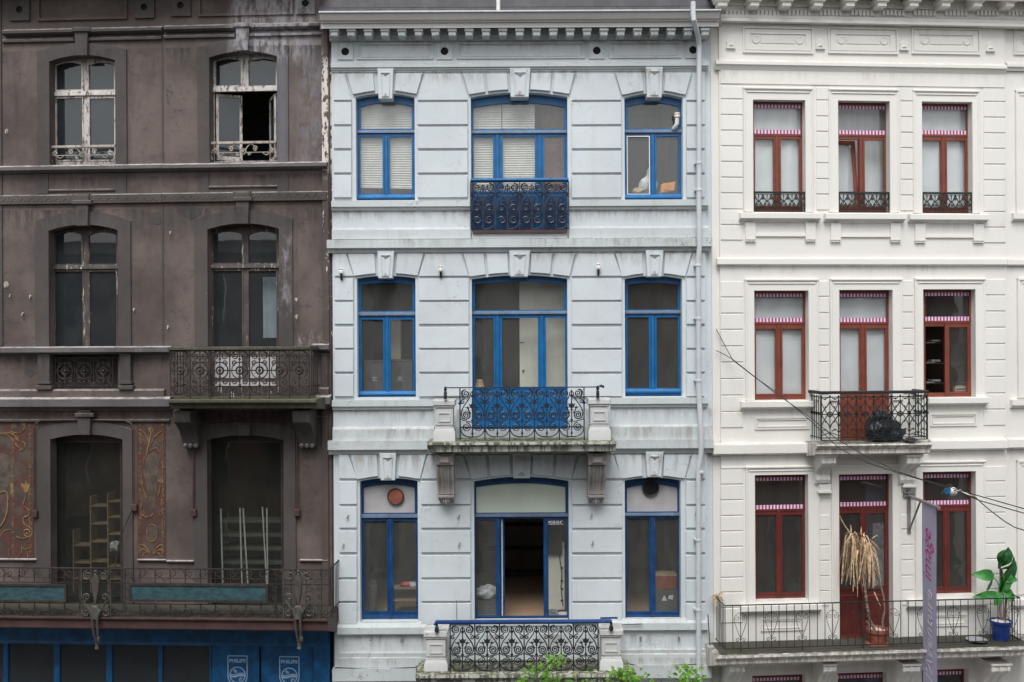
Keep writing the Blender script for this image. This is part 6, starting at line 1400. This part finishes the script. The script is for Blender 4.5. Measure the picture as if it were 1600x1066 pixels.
    m.v = [(v[0]+.12*max(0, .3-v[2]), v[1], v[2]) for v in m.v]
    m.tube([(-.02, 0, .52), (-.06, .01, .62), (-.1, .0, .66)], .07, 8, r2=.03)
    z = wh.z(1366, 693, .62)+.01
    t = m.build("bin_bag", 'trash', smooth=55); single(t, wh, u, .29, z, "full black bin bag on the small balcony of the white house", "bin bag")
    u, _ = wh.p(1422, 686, .6); single(blob(MB(), (0, 0, .05), .12, (1.2, .9, .4), .4, 5, 9, 14, .1).build("plastic_scrap", 'trash'), wh, u, .6, z, "flat black plastic scrap beside the bin bag", "scrap")
    # ---- dry plant in terracotta pot
    wL = .40; zd = WHITE.z(1363, 1017, .82)+.009
    u, _ = wh.p(1370, 1000, wL); t = thing("dry_potted_plant", wh, u, wL, zd, "dead palm-like plant with hanging straw leaves in a terracotta pot", "plant")
    MB().lathe((0, 0, 0), [(.14, 0), (.19, .24), (.215, .245), (.22, .32), (.195, .32), (.185, .27)], 22).build("pot", 'terracotta', t)
    MB().lathe((0, 0, .27), [(.18, 0), (.18, .01)], 16).build("soil", 'soil', t); MB().lathe((0, 0, -.012), [(.2, 0), (.23, .01), (.23, .03), (.2, .03)], 18).build("saucer", 'terracotta', t)
    S_ = lambda x, y: (wh.u(x, y, wL)-u, 0, wh.z(x, y, wL)-zd)
    rn = random.Random(5)
    for nm, pts, r_ in (("stem", ((1366, 985), (1358, 968), (1354, 950), (1351, 925), (1347, 895), (1343, 865), (1338, 850)), .030), ("stem", ((1378, 985), (1378, 968), (1382, 952), (1379, 930), (1372, 905), (1362, 880), (1350, 862)), .022), ("stem", ((1358, 983), (1356, 976), (1354, 970)), .03)):
        P = [S_(*p) for p in pts]; m = MB(); m.tube([(p[0]+rn.uniform(-.006, .006), .03 if nm else 0, p[2]) for p in P], r_, 7, r2=r_*.7)
        for p, q in zip(P, P[1:]):
            for k in range(3): f = k/3; m.lathe((p[0]+(q[0]-p[0])*f, .03, p[2]+(q[2]-p[2])*f), [(r_*1.0, 0), (r_*1.15, .012), (r_*.95, .024)], 6)
        m.build("stem", 'deadstem', t)
    MB().tube([S_(1350, 921.5), S_(1378, 922)], .02, 5).build("tie_rope", 'iron', t)
    lf = MB()
    def strip(p0, p1, p2, wd, tw):
        K = 6; q = []
        for i in range(K+1):
            s = i/K; A = Vector(p0).lerp(Vector(p1), s); B_ = Vector(p1).lerp(Vector(p2), s); c = A.lerp(B_, s); ww = wd*(1-.75*s)*(.5+min(1, s*4)*.5); an = tw+s*tw*1.5
            q += [(c.x-ww*math.cos(an), -(c.y-ww*math.sin(an)), c.z), (c.x+ww*math.cos(an), -(c.y+ww*math.sin(an)), c.z)]
        lf.add(q, [(2*i, 2*i+1, 2*i+3, 2*i+2) for i in range(K)])
    for cx, cy, nn, L0, L1, sp in ((1333, 836, 46, 12, 84, 12), (1348, 838, 46, 12, 78, 12), (1355, 850, 30, 12, 68, 12), (1344, 862, 26, 10, 52, 15), (1366, 880, 16, 12, 24, 5)):
        for k in range(nn):
            a_ = rn.uniform(0, 6.28); ox = rn.uniform(-sp, sp); L = rn.uniform(L0, L1); yy = cy+rn.uniform(-4, 12)
            p0 = S_(cx+ox*.3, yy); p1 = S_(cx+ox*.9, yy-rn.uniform(2, 9)); p2 = S_(cx+ox*1.1+rn.gauss(0, 5), yy+L); dy = .16*math.sin(a_)
            strip((p0[0], dy*.2, p0[2]), (p1[0], dy*1.3, p1[2]), (p2[0], dy, p2[2]), rn.uniform(.008, .028), rn.uniform(-1.5, 1.5))
    for a_, c_, d_ in (((1330, 835), (1318, 820), (1312, 806)), ((1330, 832), (1330, 826), (1329, 820)), ((1346, 836), (1345, 830), (1346, 824)), ((1358, 842), (1370, 852), (1381, 866)), ((1360, 852), (1368, 854), (1376, 860)), ((1362, 842), (1368, 837), (1372, 836)), ((1366, 925), (1370, 935), (1376, 947))): strip(S_(*a_), S_(*c_), S_(*d_), .02, .1)
    lf.build("dry_leaves", 'deadleaf', t, kind="stuff", smooth=0)
    # ---- green plant in blue pot
    wL = .40; u, _ = wh.p(1564, 1000, wL); t = thing("potted_rubber_plant", wh, u, wL, zd, "green broad-leaved plant in a blue glazed pot at the balcony corner", "plant")
    MB().lathe((0, 0, 0), [(.155, 0), (.20, .34), (.225, .36), (.225, .41), (.20, .41), (.19, .36)], 24).build("pot", 'bluepot', t); 
    m = MB(); m.lathe((0, 0, .36), [(.19, 0), (.19, .02)], 16)
    for k in range(40): a_ = rn.uniform(0, 6.28); r_ = rn.uniform(0, .17); m.ball((r_*math.cos(a_), r_*math.sin(a_), .39), rn.uniform(.015, .03), 5)
    m.build("white_pebbles", 'soil', t, kind="stuff")
    S_ = lambda x, y, dw=0: (wh.u(x, y, wL+dw)-u, dw, wh.z(x, y, wL+dw)-zd)
    MB().tube([S_(1565, 970), S_(1563, 950), S_(1565, 935), S_(1563, 920), S_(1563, 895), S_(1562, 870)], .035, 8, r2=.015).build("stem", 'deadstem', t); MB().tube([S_(1570, 970), S_(1572, 940), S_(1573, 925)], .03, 7, r2=.02).build("stem", 'deadstem', t)
    def leaf(base, tip, wd, bend, mat, roll=0.0, side=0.0):
        B_, T_ = Vector(base), Vector(tip); ax = T_-B_; L = ax.length; ax.normalize(); nrm = Vector((math.sin(roll), math.cos(roll), .25)); nrm = (nrm-ax*nrm.dot(ax)).normalized(); sd_ = ax.cross(nrm); m = MB(); n = 8
        for th in (0, -.004):
            k0 = len(m.v)
            for i in range(n+1):
                s = i/n; ww = wd*math.sin(math.pi*min(1, s*.96+.04))**.7*(1-.15*s); c = B_+ax*(L*s)+nrm*(bend*math.sin(math.pi*s))+Vector((side*s*(1-s), 0, -abs(bend)*s*s*.8))
                for q in (-1, -.5, 0, .5, 1): p = c+sd_*(ww*q)+nrm*(.22*ww*q*q+.012*math.sin(s*14+q*3)+th); m.v.append((p.x, -p.y, p.z))
            for i in range(n):
                for q in range(4): a_ = k0+i*5+q; m.f.append((a_, a_+1, a_+6, a_+5))
        o = m.build("leaf", mat, t, smooth=60); return o
    for bs, tp, wd, bd, mt, rl in (((1563, 885), (1576, 852), .15, .05, 'leafB', .3), ((1562, 890), (1583, 862), .13, .1, 'leafA', 1.0), ((1562, 880), (1570, 856), .11, .05, 'leafB', -.4), ((1563, 925), (1585, 868), .16, .06, 'leafB', .5), ((1562, 905), (1590, 903), .09, .05, 'leafA', .2), ((1563, 930), (1576, 885), .13, .05, 'leafA', -.1), ((1553, 902), (1518, 892), .13, .1, 'leafA', .1), ((1560, 928), (1519, 930), .09, .06, 'leafA', .0), ((1562, 925), (1554, 945), .10, .03, 'leafA', .0), ((1566, 922), (1584, 938), .13, .03, 'leafA', .3), ((1564, 870), (1560, 888), .05, .02, 'leafB', 0), ((1564, 925), (1560, 880), .11, .05, 'leafB', .9), ((1551, 905), (1541, 925), .03, .01, 'leafB', 0)):
        leaf(S_(*bs), S_(*tp, .02), wd, bd, mt, rl)
    MB().tube([S_(1563, 920), S_(1558, 908), S_(1552, 903)], .010, 5).build("leaf_stalk", 'leafA', t)
    # ---- dish on the deck, crow's nest of dry creeper on the wall
    u, _ = wh.p(1526, 1003, .5); single(MB().lathe((0, 0, 0), [(.10, 0), (.2, .05), (.21, .055), (.17, .03), (.05, .015)], 20).build("shallow_dish", 'zinc'), wh, u, .5, zd+.004, "shallow grey dish on the long balcony deck near the blue pot", "dish")
    u, z = wh.p(1120, 932, .12); m = MB()
    for k in range(46):
        a_ = rn.uniform(0, 6.28); r_ = rn.uniform(.03, .12); p = Vector((0, 0, 0)); pts = [(0, 0, 0)]
        for j in range(4): a_ += rn.uniform(-.9, .9); p += Vector((math.cos(a_)*r_*.5, rn.uniform(-.02, .03), math.sin(a_)*r_*.4-.012*j)); pts.append(tuple(p))
        m.tube(pts, .005, 3)
    single(m.build("dry_twigs", 'deadleaf'), wh, u, .12, z, "tangle of dry twigs on the left end of the long balcony rail", "twigs").__setitem__("kind", "stuff")
    # ---- banner on bracket
    b = wh; ub, zb_ = b.p(1421, 775, .05); t = thing("hanging_banner", b, ub, 0, zb_, "lilac vertical cloth banner with magenta lettering hung from a wall bracket", "banner", rz=-.085)
    MB().box(-.035, .035, 0, .05, -.80, .14, .008).build("wall_bracket", 'steel', t)
    m = MB(); m.box(-.12, .12, 0, .06, .05, .09); m.box(-.12, .12, 0, .06, -.02, .02); m.build("bracket_plate", 'steel', t)
    MB().tube([(0, .04, 0), (0.0, 1.50, 0)], .035, 10).build("banner_pole", 'steel', t); MB().tube([(0, .05, -.72), (0, .62, -.02)], .020, 6).build("brace", 'steel', t)
    m = MB(); nz = 24; Hc = 4.6
    for th in (0, .008):
        k0 = len(m.v)
        for i in range(nz+1):
            for j in range(5):
                s = j/4; zz = -.03-Hc*i/nz; m.v.append((.006*math.sin(zz*1.7+s*2)+th, -(.70+.66*s), zz))
        for i in range(nz):
            for j in range(4): q = k0+i*5+j; m.f.append((q, q+1, q+6, q+5))
    m.build("banner_cloth", 'lilac', t, smooth=60)
    for s_, mt, z0_, L in (("image", 'mag', b.z(1453, 906, 1.0)-zb_, 1.03), ("l'Aventure", 'whiteprint', b.z(1453, 1064, 1.0)-zb_, 1.85)):
        tx = text(s_, 0, 0, 0, .5, mt, .003, None, .35, off=-.007 if mt == 'mag' else -.006); tx.parent = t; tx.name = "banner_lettering"
        me = tx.data; xs = [v.co.x for v in me.vertices]; mx = max(xs); zs_ = [v.co.z for v in me.vertices]; h = max(zs_)-min(zs_); zm = (max(zs_)+min(zs_))/2
        hh = .46 if mt == 'mag' else .30
        for v in me.vertices:   # run the word upward along the cloth, on its left face
            X, Y, Zz = v.co; q = z0_+X/mx*L; v.co = Vector((-.012+Y*.8, -(1.02-(Zz-zm)/h*hh), q))
        tx.location = (0, 0, 0)
    # ---- cables across the street
    for i, (pts, lab) in enumerate(((((1119, 514, 0), (1131, 537, .1), (1144, 561, .2)), "short upper stay wire fixed to the white house wall"),
                    (((1119, 548, 0), (1130, 553, .1), (1144, 561, .2), (1177, 587, .6), (1208, 612, 1.0), (1260, 648, 1.6), (1310, 688, 2.2), (1350, 711, 2.7), (1400, 736, 3.3), (1440, 749, 3.8), (1475, 759, 4.3), (1530, 775, 5.1), (1600, 795, 6.2), (1700, 822, 7.6)), "black cable sagging from the white house wall, upper of the crossing pair"),
                    (((1144, 562, .2), (1180, 590, .6), (1215, 614, 1.05), (1265, 656, 1.6), (1310, 700, 2.2), (1355, 723, 2.7), (1400, 738, 3.2), (1450, 753, 3.9), (1487, 764, 4.4), (1530, 782, 5.1), (1600, 802, 6.2), (1700, 836, 7.6)), "black cable sagging from the white house wall, lower of the crossing pair"),
                    (((1487, 764, 4.4), (1500, 770, 4.6), (1525, 778, 5.0), (1538, 790, 5.1), (1550, 800, 5.3), (1570, 815, 5.6), (1585, 824, 5.9), (1610, 832, 6.3), (1700, 850, 7.6)), "thin cable dropping away right of the white float"))):
        P = [(b.u(x, y, w), w, b.z(x, y, w)) for x, y, w in pts]; o_ = P[0]; m = MB(); m.tube([(p[0]-o_[0], p[1]-o_[1], p[2]-o_[2]) for p in P], .0085, 5); single(m.build("overhead_cable", 'cable', smooth=60), b, o_[0], o_[1], o_[2], lab, "cable", "cables before the white house")
    u, z = b.p(1488, 768, 4.4); t = thing("cable_float", b, u, 4.4, z, "white bulb with blue wrapping tied where the cables meet", "lamp")
    blob(MB(), (.0, 0, 0), .072, (1.15, 1, 1), .05, 2, 1, 16).build("bulb", 'pvc', t); MB().lathe((-.075, 0, 0), [(.03, -.05), (.055, -.03), (.055, .04), (.03, .05)], 10).build("blue_wrapping", 'blue', t)
    for pts in ([(-.03, .02, .05), (-.1, .05, .06), (-.17, .05, .03), (-.22, .05, -.03)], [(-.03, 0, .07), (.0, 0, .11), (-.05, 0, .12), (-.08, 0, .11)]): MB().tube(pts, .007, 4).build("blue_string", 'teal', t)
    MB().tube([(.05, 0, 0), (.12, .02, .02), (.2, .02, -.02), (.32, .03, -.09)], .014, 5).build("taped_joint", 'pvc', t)
    # ---- street tree
    t = bpy.data.objects.new("street_tree", None); COL.objects.link(t); t.location = (1.35, -2.6, .13); t["label"] = "street tree with bright green spring leaves before the grey house"; t["category"] = "tree"
    rn = random.Random(11); g_ = GREY
    tips = []
    for x, y, dw, n in ((838, 1046, 2.6, 9), (868, 1032, 2.9, 9), (858, 1060, 2.5, 8), (884, 1064, 2.6, 6), (826, 1058, 2.5, 6), (915, 1066, 2.7, 4), (975, 1050, 2.6, 10), (1000, 1058, 2.9, 8), (960, 1062, 2.4, 7), (985, 1064, 2.6, 8), (1075, 1045, 2.7, 8), (1085, 1060, 2.6, 7), (1062, 1058, 2.9, 6)):
        u, z = g_.p(x, y, dw); tips.append((u-1.35, dw-2.6, z-.13, n, .19))
    for k in range(110): a_ = rn.uniform(0, 6.28); r_ = 2.1*math.sqrt(rn.random()); tips.append((r_*math.cos(a_), r_*math.sin(a_)*.8, 3.95-.32*r_*r_*rn.uniform(.6, 1.2)-rn.random()*.6, 12, .3))
    m = MB(); m.tube([(0, 0, 0), (.03, .02, 1.2), (-.02, 0, 2.4)], .12, 9, r2=.09); m.build("trunk", 'bark', t)
    bm_ = MB()
    for k in range(9): a_ = k*.7; bm_.tube([(-.02, 0, 2.3), (.5*math.cos(a_), .4*math.sin(a_), 3.2), (1.2*math.cos(a_), .9*math.sin(a_), 4.1)], .05, 6, r2=.015)
    for q in tips[:13]: bm_.tube([(q[0]*.4, q[1]*.4, 3.3), (q[0]*.85, q[1]*.9, 4.2), (q[0], q[1], q[2])], .025, 5, r2=.006)
    bm_.build("branches", 'bark', t)
    lv = MB()
    for tx_, ty_, tz_, n, sp in tips:
        for k in range(n*3):
            c = Vector((tx_+rn.gauss(0, sp*.55), -(ty_+rn.gauss(0, sp*.5)), tz_+rn.gauss(0, sp*.28))); s = rn.uniform(.035, .075)
            ax = Vector((rn.gauss(0, 1), rn.gauss(-.4, .8), rn.gauss(-.1, .5))).normalized(); nr = Vector((rn.gauss(0, .5), rn.gauss(-.5, .5), 1)).normalized(); sd_ = ax.cross(nr).normalized(); nr = sd_.cross(ax)
            out = [(0, 0), (-.45, .25), (-.9, .35), (-.6, .62), (-.75, 1.05), (-.3, .95), (0, 1.45), (.3, .95), (.75, 1.05), (.6, .62), (.9, .35), (.45, .25)]
            vs = [tuple(c+sd_*(p*s)+ax*(q*s)+nr*(-.25*s*abs(p)-.15*s*q*q)) for p, q in out]; ce = tuple(c+ax*(.5*s)+nr*.05*s)
            k0 = len(lv.v); lv.v += vs+[ce]; lv.f += [(k0+i, k0+(i+1) % 12, k0+12) for i in range(12)]
    lv.build("crown", 'leafC', t, kind="stuff", smooth=0)
build_things()
